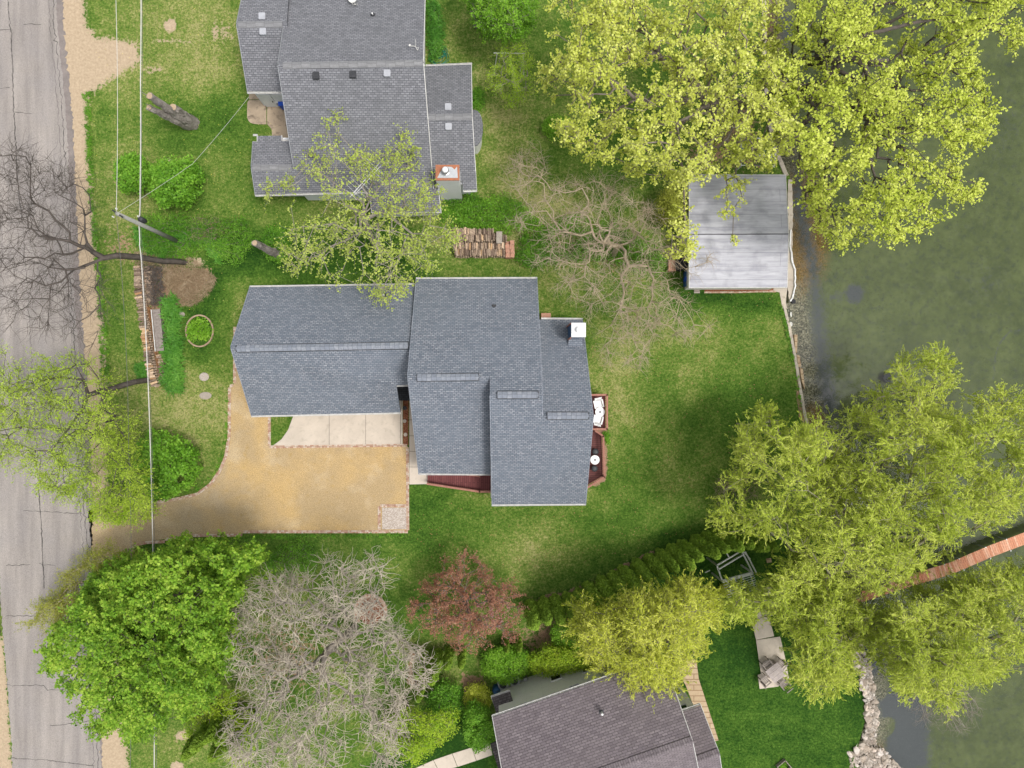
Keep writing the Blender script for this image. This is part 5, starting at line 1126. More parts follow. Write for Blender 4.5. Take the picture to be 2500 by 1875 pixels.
# ---- snags
def snag(label, paths, base):
    e = thing('tree_stump', label, 'stump', P(*base))
    for k, (pts, rr) in enumerate(paths):
        b = MB(); q = [P(*p_) for p_ in pts]; d = []
        for i in range(len(q) - 1):
            for s_ in range(4): d.append((q[i] + (q[i + 1] - q[i]) * s_ / 4, rr[i] + (rr[i + 1] - rr[i]) * s_ / 4))
        d.append((q[-1], rr[-1])); b.tube([x + Vector((random.gauss(0, .02), random.gauss(0, .02), 0)) for x, _ in d], [r_ * random.uniform(.92, 1.08) for _, r_ in d], 10)
        b.v = [(v[0] + random.gauss(0, .035), v[1] + random.gauss(0, .035), v[2]) for v in b.v]
        for _ in range(14):
            t_ = random.random(); i_ = min(len(d) - 2, int(t_ * (len(d) - 1))); p_ = d[i_][0]; a_ = random.uniform(0, 6.28); o_ = Vector((math.cos(a_), math.sin(a_), 0)) * d[i_][1] * .95; b.tube([p_ + o_, p_ + o_ * 1.05 + (q[-1] - q[0]).normalized() * random.uniform(.5, 1.2)], [.05, .015], 4)
        s_ = b.build('trunk', M['snag'], e); b = MB(); n_ = (q[-1] - q[-2]).normalized(); b.tube([q[-1], q[-1] + n_ * .02], rr[-1] * .93, 12); b.build('sawn_end', M['cutwood'], s_)
    return e
M['cutwood'] = varied('cut_wood', (.5, .38, .26), (.38, .28, .19), 8, .9, (.2, .13, .08), 30)
snag('tall two-pronged dead grey trunk, sawn off, on the lawn west of the northern house', [([(472, 303, -.1), (445, 288, 1.6), (405, 262, 3.6), (365, 234, 5.4)], [.5, .34, .26, .22]), ([(462, 306, -.1), (438, 296, 1.4), (400, 280, 3.2), (364, 262, 4.8)], [.42, .3, .2, .18]), ([(470, 298, 0), (445, 280, 1.6), (422, 262, 3.2)], [.4, .32, .25])], (468, 303))
snag('short dead grey trunk sawn off, between the two houses', [([(680, 624, -.1), (655, 610, 2.2), (622, 593, 4.4)], [.33, .24, .19])], (678, 622))
# ---- firewood
t = NT('firewood', .95, .1); og = t.n('ObjectInfo').outputs['Random']
M['log'] = t.col(t.mix(t.ramp(t.noise(9, 4), [(.35, 0), (.7, .7)]), t.ramp(og, [(0, (.16, .115, .085)), (.3, (.3, .22, .165)), (.6, (.42, .32, .24)), (.85, (.52, .4, .29)), (1, (.6, .42, .28))]), (.1, .07, .055)))
t = NT('firewood_orange', .95, .1); og = t.n('ObjectInfo').outputs['Random']
M['log2'] = t.col(t.mix(t.ramp(t.noise(9, 4), [(.35, 0), (.7, .5)]), t.ramp(og, [(0, (.42, .24, .12)), (.5, (.62, .42, .24)), (1, (.7, .55, .4))]), (.2, .11, .06)))
def logproto(m, seed):
    r = random.Random(seed); b = MB(); n = r.choice([3, 4, 5]); a = [2 * math.pi * (k + r.uniform(-.25, .25)) / n for k in range(n)]
    w0 = [(r.uniform(.055, .085) * math.cos(x), r.uniform(.055, .085) * math.sin(x)) for x in a]
    b.add([(-.5, y, z) for y, z in w0] + [(.5, y * r.uniform(.85, 1.1), z * r.uniform(.85, 1.1)) for y, z in w0], [tuple(range(n))[::-1], tuple(range(n, 2 * n))] + [(i, (i + 1) % n, n + (i + 1) % n, n + i) for i in range(n)])
    return b.build('firewood_log', m)
plog = [logproto(M['log'], 1), logproto(M['log'], 2), logproto(M['log'], 5)]; plog2 = [logproto(M['log2'], 3)]
started = set()
def put_log(pr, x, y, z, rz, ln, label, group):
    o = pr
    if pr.name in started: o = pr.copy(); COL.objects.link(o)
    started.add(pr.name); o.location = (x, y, z); o.rotation_euler = (random.uniform(0, 6.28), random.uniform(-.06, .06), rz); o.scale = (ln, random.uniform(.9, 1.4), random.uniform(.9, 1.4))
    tag(o, label, 'firewood', group)
def lowpile(label, rows, top, group):
    """the logs under the visible top layer, one heap"""
    b = MB(); r = random.Random(9)
    for a, c, rz, ln in rows:
        a, c = P(*a), P(*c); d = c - a; L_ = d.length; n = int(L_ / .17)
        for lay in range(int(top / .15)):
            for k in range(n):
                p = a + d * ((k + .5) / n); ux = Vector((math.cos(rz), math.sin(rz), 0)) * ln / 2; q = r.uniform(.06, .085); o_ = Vector((0, 0, .08 + lay * .145)); j = ux.normalized() * r.uniform(-.05, .05)
                b.tube([p - ux + o_ + j, p + ux + o_ + j], [q, q * r.uniform(.85, 1.1)], 5)
    return tag(b.build('firewood_heap', M['log']), label, 'firewood', group, 'stuff')
ga = 'firewood in the two short rows'; gb = 'firewood in the long row by the road'
ra = []; 
for y0, lbl, x0, x1, sm in ((572, 'greyish split log on top of the northern short firewood row', 1107, 1206, 0), (587, 'greyish split log on top of the northern short firewood row', 1105, 1238, 0), (606, 'split log on top of the southern short firewood row', 1112, 1232, 1), (622, 'split log on top of the southern short firewood row', 1112, 1233, 1)):
    a, c = P(x0, y0), P(x1, y0); n = int((c.x - a.x) / .135)
    for k in range(n):
        pr = random.choice(plog if random.random() < (.95 if not sm else .8) else plog2)
        put_log(pr, a.x + (c.x - a.x) * k / n + random.gauss(0, .015), a.y + random.gauss(0, .04), .86 + random.uniform(-.05, .05), R(90) + random.gauss(0, .09), random.uniform(.4, .5), lbl, ga + (', south' if sm else ', north'))
    ra.append(((x0, y0), (x1, y0), R(90), .46))
lowpile('lower layers of the two short firewood rows south of the northern house', ra, .75, None)
ctr = [(346, 656), (348, 700), (353, 735), (360, 790), (369, 850), (377, 900), (384, 930), (390, 945)]
rb = []
for (a0, c0_) in zip(ctr[:-1], ctr[1:]):
    a, c = P(*a0), P(*c0_); d = c - a; n = max(1, int(d.length / .145)); ang = math.atan2(d.y, d.x) + R(90)
    for k in range(n):
        yy = a0[1] + (c0_[1] - a0[1]) * k / n; org = (800 < yy < 860) or (yy > 880 and random.random() < .6) or (715 < yy < 740 and random.random() < .6)
        p = a + d * (k / n); put_log(plog2[0] if org else random.choice(plog), p.x + random.gauss(0, .03), p.y, .74 + random.uniform(-.05, .05), ang + random.gauss(0, .08), random.uniform(.42, .54),
                 'fresh orange split log on top of the long firewood row by the road' if org else 'grey split log on top of the long firewood row by the road', gb + (', orange' if org else ', grey'))
    rb.append((a0, c0_, ang, .46))
for a0, c0_, lab in (((367, 656), (372, 738), 'dark old log in the short second row beside the long firewood row'), ((396, 868), (404, 930), 'dark old log at the south end beside the plank box')):
    a, c = P(*a0), P(*c0_); d = c - a; n = int(d.length / .16)
    for k in range(n): p = a + d * (k / n); put_log(random.choice(plog), p.x + random.gauss(0, .04), p.y, .45 + random.uniform(-.06, .05), math.atan2(d.y, d.x) + R(90) + random.gauss(0, .2), random.uniform(.3, .48), lab, lab[9:])
    rb.append((a0, c0_, R(5), .4))
lowpile('lower layers of the long firewood row by the road', rb, .4, None)
# loose leaf litter, brush pile
def litter(name, label, outline, n, m, ln, hh, seed, cat='debris', th=.012):
    r = np.random.default_rng(seed); po = np.array(outline, float); lo, hi = po.min(0), po.max(0)
    x = r.uniform(lo[0], hi[0], n * 4); y = r.uniform(lo[1], hi[1], n * 4); ok = inside(x, y, po); x, y = x[ok][:n], y[ok][:n]; n = len(x)
    c_ = np.stack([(x - CX) * .02995, (CY - y) * .02995, r.random(n) * hh + .02], 1)
    return tag(mesh_np(name, leaf_quads(c_, ln, th / ln if th else .6, r, None, .25), quads(n), m), label, cat, None, 'stuff')
M['litter'] = leafmat('dead_leaves', [(.16, .075, .03), (.28, .14, .06), (.4, .23, .12)], .1)
litter('leaf_litter', 'brown dead leaves lying between the long firewood row and the plank box', [(360, 745), (378, 760), (390, 858), (398, 905), (392, 925), (383, 880), (372, 800)], 2600, M['litter'], .1, .25, 3, th=0)
litter('brush_pile', 'heap of tangled tan twigs and brush east of the firewood', [(400, 655), (500, 655), (530, 680), (515, 715), (470, 750), (430, 740), (405, 700)], 2600, M['leaf_dry'], .5, .3, 4, th=.025)
litter('brush_pile', 'dark twigs scattered over the old second firewood row', [(360, 650), (400, 655), (405, 720), (400, 750), (370, 745)], 700, M['bark_dark'], .6, .6, 5, th=.03)
litter('leaf_litter', 'brown leaf litter round the foot of the dark leaning leafless tree', [(330, 615), (460, 625), (500, 650), (400, 660), (330, 650)], 1500, M['leaf_dry'], .25, .1, 6, th=.03)
# plank box
e = thing('plank_box', 'long grey plank-topped box beside the firewood row', 'box', P(392, 808)); a, c = P(389, 757, 0), P(399, 858, 0); d = c - a; rz = math.atan2(d.y, d.x)
for k in range(12): p = a + d * ((k + .5) / 12); b = MB(); b.box((p.x, p.y, .5 + random.uniform(-.01, .01)), (d.length / 12 - .015, .55, .04), rz); b.build('plank', M['wood'], e)
b = MB(); s_ = Vector((-d.y, d.x, 0)).normalized(); s_ = s_ if s_.x < 0 else -s_; b.bar(a + s_ * .33 + Vector((0, 0, .55)), c + s_ * .33 + Vector((0, 0, .55)), .06, .06); b.build('rail', M['offwhite'], e)
b = MB(); m_ = (a + c) / 2; b.box((m_.x, m_.y, .24), (d.length - .1, .48, .46), rz); b.build('box_side', M['wood'], e)
# brick ring beds
def ring(name, label, cx, cy, rx, ry, n, m, bw=.1, bl=None, a0=0, a1=2 * math.pi, cat='edging', z=.05):
    b = MB(); c_ = P(cx, cy); s_ = .02995
    for k in range(n):
        a = a0 + (a1 - a0) * (k + .5) / n; x = c_.x + rx * s_ * math.cos(a); y = c_.y + ry * s_ * math.sin(a)
        b.box((x, y, z + random.uniform(-.01, .01)), ((a1 - a0) * (rx + ry) / 2 * s_ / n * .92, bw, .12), a + R(90) + random.uniform(-.08, .08))
    return tag(b.build(name, m), label, cat)
M['ringstone'] = varied('ring_stone', (.34, .24, .16), (.46, .34, .24), 6, .9, (.16, .11, .07), 22)
ring('brick_ring', 'oval brick ring round the small plant bed on the western lawn', 488, 808, 33, 38, 46, M['ringstone'])
ring('brick_ring', 'double red brick ring round the mulch bed by the grey leafless tree', 905, 1492, 37, 39, 50, M['brick_edge'], .22, a0=-.6, a1=math.pi + .7)
sheet('mulch_bed', [(905 + 31 * math.cos(a), 1492 + 32 * math.sin(a)) for a in np.linspace(0, 6.28, 20, endpoint=False)], .014, M['chip'])
# stones on the west lawn
def disc(name, label, cx, cy, rx, ry, h, m, cat='stone', prof=None, group=None):
    b = MB(); b.lathe((0, 0, 0), prof or [(.9, -.05), (1, h * .6), (.9, h), (.55, h * 1.02), (.5, h * .9)], 22)
    o = b.build(name, m); o.location = P(cx, cy); o.scale = (rx * .03, ry * .03, 1); return tag(o, label, cat, group)
disc('stone_disc', 'round grey stone disc on the western lawn, the northern of two', 499, 920, 12, 10.5, .1, M['pebble'])
disc('stone_disc', 'oval mossy stone set in the western lawn, the southern of two', 502, 966, 15, 9, .06, M['stone'])
disc('stepping_stone', 'upper round stepping stone in the narrow mulch strip', 988, 1028, 4.6, 4.6, .04, M['pebble']); disc('stepping_stone', 'lower round stepping stone in the narrow mulch strip', 990, 1061, 4.6, 4.6, .04, M['concrete'])
disc('flower_pot', 'small dark pot of dried plants beside the garage corner', 989, 996, 5, 5, .3, M['dark'], 'pot')
disc('boulder', 'brown boulder at the south end of the daylily strip', 411, 941, 5, 5, .2, M['stone']); disc('boulder', 'flat brown stone at the north end of the daylily strip', 443, 768, 9, 7, .08, M['stone'])
tag(sheet('stepping_slab', [(1870, 1364), (1882, 1362), (1884, 1372), (1872, 1374)], .05, M['paver'], kind=None, th=.06), 'small square paving slab on the lawn east of the white arbor', 'slab')
# ---- deck furniture
def deckchair(loc, rz, label, group, sc_=1.0):
    e = thing('garden_chair', label, 'chair', loc, rz, group); m = M['plastic_white']
    def lb(name, cs):
        b = MB()
        for c_, d_ in cs: b.box(c_, d_)
        me = b.build(name, m); me.parent = e; return me
    lb('seat', [((0, -.19 + k * .1, .36 + .006 * k), (.5, .092, .025)) for k in range(5)])
    b = MB()
    for k in range(5): b.bar((-.2 + k * .1, -.24, .36), (-.22 + k * .11, -.52, .92), .09, .02)
    b.bar((-.24, -.46, .8), (.24, -.46, .8), .06, .03); o = b.build('backrest', m); o.parent = e
    for sx_ in (-1, 1):
        b = MB(); b.box((sx_ * .31, -.05, .56), (.1, .6, .03)); o = b.build('armrest', m); o.parent = e
        for sy_ in (.2, -.26): b = MB(); b.box((sx_ * .28, sy_, .27), (.06, .07, .55)); o = b.build('leg', m); o.parent = e
    e.scale = (sc_,) * 3; return e
def roundtable(loc, r_, label, m, hub, h=.5):
    e = thing('round_table', label, 'table', loc); x, y, z_ = loc
    b = MB(); b.lathe((x, y, z_ + h), [(r_ * .96, -.03), (r_, -.015), (r_, .01), (r_ * .97, .02)], 32); b.build('tabletop', m, e)
    b = MB(); b.lathe((x, y, z_), [(r_ * .5, 0), (r_ * .45, .03), (.04, .06), (.04, h - .03)], 16); b.build('pedestal', m, e)
    b = MB(); b.lathe((x, y, z_ + h + .02), [(.07, 0), (.07, .015), (.03, .02)], 14); b.build('umbrella_hole_cap', hub, e)
z = Zm(1360, 740, 3.318)
q = z(348, 882, 1.9); q.z = 1.4; roundtable(tuple(q), .34, 'white round table with a dark centre on the upper deck', M['plastic_white'], M['dark'])
q = z(338, 822, 1.85); q.z = 1.4; deckchair(tuple(q), R(180 + 12), 'white slatted garden chair north of the round table on the upper deck', 'white chairs on the upper deck', .95)
q = z(334, 938, 1.85); q.z = 1.4; deckchair(tuple(q), R(-14), 'white slatted garden chair south of the round table on the upper deck', 'white chairs on the upper deck', .95)
q = z(307, 1270, 1.35); q.z = .7; roundtable(tuple(q), .33, 'white round table with a small dark knob on the lower deck', M['plastic_white'], M['dark'], .65)
for px_, py_, lb in ((311, 1204, 'dark round stool north of the white table on the lower deck'), (303, 1340, 'dark round stool south of the white table on the lower deck')):
    q = z(px_, py_, 1.1); e = thing('stool', lb, 'stool', (q.x, q.y, .7), 0, 'dark stools on the lower deck'); b = MB(); b.lathe((q.x, q.y, 1.1), [(.2, 0), (.23, .03), (.22, .07), (.1, .1)], 18); b.build('seat', M['dark'], e, True)
    for k in range(4): a = k * 1.57 + .4; b = MB(); b.tube([(q.x + .19 * math.cos(a), q.y + .19 * math.sin(a), .71), (q.x + .12 * math.cos(a), q.y + .12 * math.sin(a), 1.1)], .015, 6); b.build('leg', M['dark'], e)
q = P(1332, 773, .4); b = MB(); b.box((q.x, q.y, .4), (.62, .36, .8)); e = thing('storage_box', 'small red-brown wooden box at the north-east corner of the main house', 'box', (q.x, q.y, 0)); b.build('box_body', M['brickred'], e); b = MB(); b.box((q.x, q.y, .82), (.68, .42, .04)); b.build('lid', M['brickred'], e)
# ---- patio things at the northern house
def bin_(name, label, p, m, m2, w=.55, h=.95, rz=0, cat='bin'):
    e = thing(name, label, cat, (p[0], p[1], 0), rz); V = [(-w * .42, -w * .42), (w * .42, -w * .42), (w * .42, w * .42), (-w * .42, w * .42)]
    b = MB(); b.add([(x, y, .04) for x, y in V] + [(x * 1.2, y * 1.2, h) for x, y in V], [(3, 2, 1, 0), (4, 5, 6, 7)] + [(i, (i + 1) % 4, 4 + (i + 1) % 4, 4 + i) for i in range(4)]); o = b.build('body', m); o.parent = e
    b = MB(); b.box((0, 0, h + .03), (w * 1.08, w * 1.12, .06)); b.box((0, w * .56, h + .03), (w * .8, .06, .08)); o = b.build('lid', m2); o.parent = e
    for s_ in (-1, 1): b = MB(); b.tube([(s_ * w * .4, w * .5, .1), (s_ * w * .46, w * .5, .1)], .1, 12); o = b.build('wheel', M['dark'], e) if False else b.build('wheel', M['dark']); o.parent = e
z = Zm(580, 200, 10.37)
q = z(1110, 520, .9); bin_('wheeled_bin', 'blue bin against the wall on the northern house patio', q, M['blue'], M['blue'], .42, .9, .1); q = z(1010, 400, .9); bin_('wheeled_bin', 'pale grey-white bin with a lid on the northern house patio', q, M['sheet'], M['offwhite'], .55, .85, .5)
b = MB(); q = z(1080, 330, 1.0); pts = [Vector((q.x + .42 * math.cos(a), q.y + .3 * math.sin(a) - .1, .95)) for a in np.linspace(.1, 2.0, 8)]; b.tube(pts, .035, 6); tag(b.build('black_hose', M['rubber']), 'curved black hose over the pale bin on the northern patio', 'hose')
b = MB(); q = P(1064, 137)
for k in range(9):
    rr = random.uniform(.3, .75); cx_, cy_ = q.x + random.uniform(-.15, .35), q.y + random.uniform(-.3, .3); b.tube([Vector((cx_ + rr * math.cos(a), cy_ + rr * .75 * math.sin(a), .05 + k * .012)) for a in np.linspace(0, 6.1, 22)], .02, 5)
tag(b.build('garden_hose', M['hose']), 'coiled green garden hose beside the white wall of the northern house', 'hose')
# TV antenna over the south eave of the northern house
z = Zm(560, 0, 2.592); e = thing('tv_antenna', 'large white rooftop television antenna over the south eave of the northern house', 'antenna', z(760, 1235, 0))
b = MB(); A0, A1 = z(765, 1245, 7.2), z(952, 1030, 7.6); b.tube([A0, A1], .03, 6); b.tube([z(790, 1235, 7.0), z(958, 1050, 7.4)], .022, 6); b.build('boom', M['white'], e)
d = (A1 - A0).normalized(); sd = Vector((-d.y, d.x, 0)); b = MB()
for k in range(10): p = A0 + (A1 - A0) * (.05 + .09 * k); w_ = .25 + .55 * abs(math.sin(k * .5 + .4)); b.tube([p - sd * w_, p + sd * w_], .009, 5)
b.build('elements', M['white'], e)
q = z(840, 1160, 7.2); b = MB(); b.tube([(q.x, q.y, 3.1), (q.x, q.y, 7.3)], .03, 8); b.build('mast', M['metal'], e)
# concrete block and red bricks on the firewood
q = P(1219, 580, 1.0); b = MB(); b.box((q.x, q.y, 1.0), (.42, .85, .18)); b.box((q.x, q.y, 1.1), (.2, .4, .02)); tag(b.build('trough', M['stone']), 'tan concrete trough on the northern short firewood row', 'trough')
pb0 = MB(); pb0.box((0, 0, 0), (.3, .34, .16)); pbk = pb0.build('clay_block', M['brickred']); first = True
for i in range(2):
    for j in range(4):
        for l in range(4 if (i, j) != (0, 0) else 2):
            o = pbk if first else pbk.copy()
            if not first: COL.objects.link(o)
            first = False; q = P(1239 + i * 11, 597 + j * 10); o.location = (q.x + random.gauss(0, .015), q.y, .09 + l * .165); o.rotation_euler = (0, 0, random.gauss(0, .06)); tag(o, 'red clay block in the small stack at the east end of the short firewood rows', 'block', 'stacked red clay blocks')
# ---- white frame by the sapling
z = Zm(1160, 0, 2.592); e = thing('swing_frame', 'thin white pipe frame straddling the yellow-green sapling', 'frame', z(220, 440, 0))
tl, tr2 = z(118, 335, 2.3), z(320, 338, 2.3); b = MB(); b.tube([tl, tr2], .03, 8); b.build('crossbar', M['white'], e)
for a, cs in ((z(140, 335, 2.3), [(120, 462)]), (z(305, 338, 2.3), [(308, 475), (285, 450)])):
    for cc in cs: b = MB(); b.tube([a, z(cc[0], cc[1], 0)], .03, 8); b.build('leg', M['white'], e)
# ---- pipes, chairs and things beside the boathouse
z = Zm(1740, 300, 9.218); e = thing('pipe_frame', 'white pipe frame of a stored dock section north of the boathouse', 'frame', z(1050, 650, 0))
for a, c in (((700, 335), (1000, 340)), ((1000, 345), (1470, 310)), ((1430, 330), (1390, 965)), ((660, 955), (1390, 970)), ((1010, 350), (1270, 360)), ((1330, 700), (1300, 970)), ((640, 345), (640, 960)), ((960, 740), (1330, 740))):
    b = MB(); b.tube([z(a[0], a[1], 1.0), z(c[0], c[1], 1.0)], .035, 8); b.build('rail', M['white'], e)
for a in ((1440, 330), (1395, 965), (650, 345), (660, 955)): q = z(a[0], a[1], 1.0); b = MB(); b.tube([(q.x, q.y, 0), (q.x, q.y, 1.0)], .035, 8); b.build('leg', M['white'], e)
e = thing('bench', 'blue slatted bench inside the white dock frame', 'bench', z(760, 620, 0)); q = z(755, 560, .45)
for k in range(4): b = MB(); b.box((q.x, q.y + .22 - k * .14, .45), (.95, .1, .03)); b.build('slat', M['bluegrey'] if k != 2 else M['blue'], e)
for s_ in (-1, 1): b = MB(); b.box((q.x + s_ * .42, q.y, .22), (.05, .5, .44)); b.build('leg', M['metal'], e)
q = z(1050, 690, .5); disc('water_tub', 'dark teal round tub beside the blue bench', 1740 + 1050 / 9.218, 300 + 690 / 9.218, 8, 8, .5, M['bluegrey'], 'tub')
z = Zm(1620, 600, 3.771)
q = z(78, 182, .6); e = thing('storage_box', 'red wooden box west of the boathouse', 'box', (q.x, q.y, 0)); b = MB(); b.box((q.x, q.y, .3), (.46, .76, .6)); b.build('box_body', M['brickred'], e)
for k in range(3): b = MB(); b.box((q.x, q.y - .27 + k * .27, .62), (.5, .25, .03)); b.build('plank', M['brickred'], e)
q = z(172, 165, .9); e = thing('covered_grill', 'black covered grill between the red box and the boathouse', 'grill', (q.x, q.y, 0)); b = MB(); b.lathe((q.x, q.y, 0), [(.42, .02), (.44, .3), (.46, .75), (.4, .92), (.2, 1.0)], 12); o = b.build('cover', M['rubber'], e, True)
b = MB(); b.box((q.x, q.y - .1, .85), (.95, .5, .12)); b.build('side_shelf', M['rubber'], e)
for k, (yy, m_) in enumerate(((262, 'bluegrey'), (310, 'blue'), (352, 'bluegrey'))): q = z(216, yy, .5); bin_('crate', ['northern', 'middle', 'southern'][k] + ' of three blue crates against the west wall of the boathouse', q, M[m_], M[m_], .34, .5, 0, 'crate')
sheet('mulch_strip', [(1720, 702), (1893, 702), (1893, 710), (1720, 712)], .014, M['chip'])
bricks('brick_edging', 'thin tan edging in front of the mulch strip south of the boathouse', [[(1719, 714), (1800, 714), (1850, 712), (1894, 712)]], 4)
tag(sheet('threshold_slab', [(1694, 703), (1708, 703), (1708, 716), (1694, 716)], .06, M['plankwood'], kind=None, th=.08), 'small wooden threshold slab at the boathouse south-west corner', 'slab')
wl_ = Zm(1620, 600, 3.771)
def wallbar(name, label, pts, w, z1, z0, m, cat='wall', jit=0):
    b = MB(); r = random.Random(4); q = [P(*p_) for p_ in densify(pts, 9, jit, False, 3)]
    for a, c in zip(q[:-1], q[1:]):
        d = (c - a).normalized() * .01; a2, c2 = a - d, c + d; a2.z = c2.z = (z0 + z1) / 2; b.bar(a2, c2, w * r.uniform(.9, 1.1), z1 - z0)
    return tag(b.build(name, m), label, cat)
wallbar('seawall', 'long thin concrete seawall along the lawn edge south of the boathouse', [(1913, 745), (1926, 795), (1938, 860), (1947, 910), (1958, 980), (1966, 1020), (1984, 1100), (2010, 1200)], .2, .08, -1.1, M['seawall'], 'wall', .3)
wallbar('seawall', 'old sloping concrete seawall north of the boathouse under the maples', [(1863, -60), (1866, 60), (1864, 110), (1869, 200), (1878, 300), (1890, 360), (1920, 430)], .3, .1, -1.1, M['seawall'], 'wall', .5)
wallbar('white_edging', 'jagged white edging strip on the seawall beside the boathouse', [(1926, 565), (1928, 600), (1933, 645), (1938, 660), (1939, 680), (1936, 718), (1927, 736)], .09, .2, -.1, M['white'], 'edging', 1.1)
z = Zm(1620, 600, 3.771)
for pl, lb in (([(1220, 815), (1250, 815), (1245, 985), (1228, 985)], 'northern'), ([(1245, 1000), (1270, 1010), (1285, 1110), (1255, 1115)], 'middle'), ([(1270, 1120), (1300, 1130), (1318, 1320), (1290, 1250)], 'southern')):
    tag(sheet('shore_slab', [(1620 + a / 3.771, 600 + c / 3.771) for a, c in pl], -.3, M['paver'], kind=None, th=.3), lb + ' of three tan slabs tilted against the seawall', 'slab')
z4 = lambda x, y: (1760 + x / 2.592, 620 + y / 2.592)
e = thing('tire', 'dark tyre lying on the lake bed beyond the seawall', 'tyre', P(2166, 922, -.9)); b = MB(); q = P(2166, 922, -.75)
b.lathe((q.x, q.y, q.z), [(.2, -.08), (.36, -.1), (.4, 0), (.36, .1), (.26, .12), (.2, .06)], 28); b.build('tread', M['rubber'], e, True)
disc('tyre', 'small black ring lying in the shallows by the seawall corner', 1944, 734, 6, 6, .12, M['rubber'], 'tyre'); bpy.data.objects['tyre'].location.z = -.55
for k, (a, c, lb) in enumerate(((1945, 673, 'white stone in the shallows beside the boathouse landing'), (1937, 766, 'narrow white slab in the shallows'), (1937, 790, 'round white stone in the shallows south of the narrow slab'))):
    disc('white_stone', lb, a, c, (4, 2.5, 4)[k], (4, 7, 6)[k], .2, M['offwhite']); 
for o in [x for x in bpy.data.objects if x.name.startswith('white_stone')]: o.location.z = -.6
# ---- arbor
z = Zm(1700, 1280, 3.95); e = thing('garden_arbor', 'white weathered garden arbor with slatted roof east of the evergreen hedge row', 'arbor', z(380, 480, 0))
A, B_, C_, D_ = z(198, 395, 2.3), z(435, 255, 2.3), z(545, 470, 2.3), z(250, 550, 2.3)
def beam(nm, a, c, w, t_, m='white'): b = MB(); b.bar(a, c, w, t_); return b.build(nm, M[m], e)
for a, c, w in ((A, B_, .09), (A + Vector((.08, -.3, 0)), B_ + Vector((.1, -.28, 0)), .09), (B_, C_, .09), (B_ + Vector((.25, -.05, 0)), C_ + Vector((.25, .0, 0)), .09), (D_, C_, .22), (A, D_, .09)): beam('beam', a, c, w, .12)
for k in range(7): t_ = k * .1; o_ = Vector((.06 * k, -.17 * k - .15, 0)); beam('slat', z(262, 570, 2.35) + o_, z(560, 480, 2.35) + o_ * .8, .035, .04)
for t_ in (.15, .4, .65, .9): p_ = D_ + (C_ - D_) * t_; beam('rafter', p_ + Vector((0, 0, .06)), p_ + Vector((.35, -1.0, .06)), .045, .06)
beam('crosspiece', z(290, 275, 2.3), z(322, 330, 2.3), .07, .07); beam('crosspiece', z(450, 260, 2.3), z(520, 335, 2.3), .06, .06); beam('crosspiece', z(85, 465, 1.8), z(130, 445, 1.8), .06, .06)
for p_, f_ in ((A, z(180, 350, 0)), (B_, z(400, 235, 0)), (C_, z(500, 410, 0)), (D_, z(215, 490, 0))): b = MB(); b.box((p_.x, p_.y, 1.12), (.1, .1, 2.3)); b.build('post', M['offwhite'], e)
blades('climbing_plant', 'yellow-tipped plant at the foot of the white arbor', [(1755, 1430), (1775, 1428), (1778, 1446), (1760, 1450)], 34, .5, 'leaf_willow_y', 66)
# ---- weathered table and chairs on the lake patio
q = z(767, 1432, .75); rz = R(38); e = thing('patio_table', 'square weathered wooden table with a parquet top on the lakeside patio', 'table', (q.x, q.y, .05), rz)
def loc(nm, cs, m, par_, M_=None):
    b = MB()
    for c_, d_ in cs: b.box(c_, d_)
    o = b.build(nm, M[m]); o.parent = par_; return o
cs = []
for i in range(3):
    for j in range(3):
        for k in range(3): o_ = (-.12 + .12 * k); cs.append((((i - 1) * .37 + (0 if (i + j) % 2 else o_), (j - 1) * .37 + (o_ if (i + j) % 2 else 0), .7), (.35 if (i + j) % 2 else .11, .11 if (i + j) % 2 else .35, .03)))
M['tablewood'] = varied('silver_wood', (.48, .42, .4), (.38, .33, .31), 6, .85, (.22, .18, .17), 25)
loc('tabletop', cs, 'tablewood', e)
for sx_ in (-1, 1):
    for sy_ in (-1, 1): loc('leg', [((sx_ * .45, sy_ * .45, .34), (.08, .08, .68))], 'tablewood', e)
for i, (px_, py_, a_, lb) in enumerate(((678, 1345, 38, 'north-west'), (812, 1345, -42, 'north-east'), (660, 1500, 130, 'south-west'), (845, 1535, 218, 'south-east'))):
    q = z(px_, py_, .45); c_ = thing('wooden_chair', 'weathered wooden armchair on the ' + lb + ' side of the square patio table', 'chair', (q.x, q.y, .05), R(a_), 'wooden chairs round the patio table')
    loc('seat', [((0, -.18 + k * .12, .42), (.55, .1, .025)) for k in range(4)], 'wood', c_); b = MB()
    for k in range(5): b.bar((-.22 + k * .11, .24, .42), (-.22 + k * .11, .38, .95), .07, .02)
    b.bar((-.28, .37, .93), (.28, .37, .93), .05, .05); o = b.build('backrest', M['wood']); o.parent = c_
    for sx_ in (-1, 1): loc('armrest', [((sx_ * .3, 0, .64), (.08, .56, .03))], 'wood', c_); [loc('leg', [((sx_ * .28, sy_, .3), (.06, .06, .62))], 'wood', c_) for sy_ in (-.22, .24)]
e = thing('wooden_swing', 'tan wooden frame poking out of the willow above the lake lawn', 'frame', P(1865, 1045))
for a, c in (((1824, 1037), (1897, 1027)), ((1897, 1027), (1903, 1070)), ((1830, 1045), (1895, 1036))): b = MB(); b.bar(P(a[0], a[1], 2.1), P(c[0], c[1], 2.1), .1, .08); b.build('beam', M['plankwood'], e)
for a in ((1824, 1037), (1897, 1027), (1903, 1070)): p_ = P(a[0], a[1], 2.1); b = MB(); b.box((p_.x, p_.y, 1.02), (.09, .09, 2.08)); b.build('post', M['plankwood'], e)
e = thing('planter', 'small wooden planter at the bottom edge of the lake lawn', 'planter', P(1912, 1868))
a = P(1912, 1870)
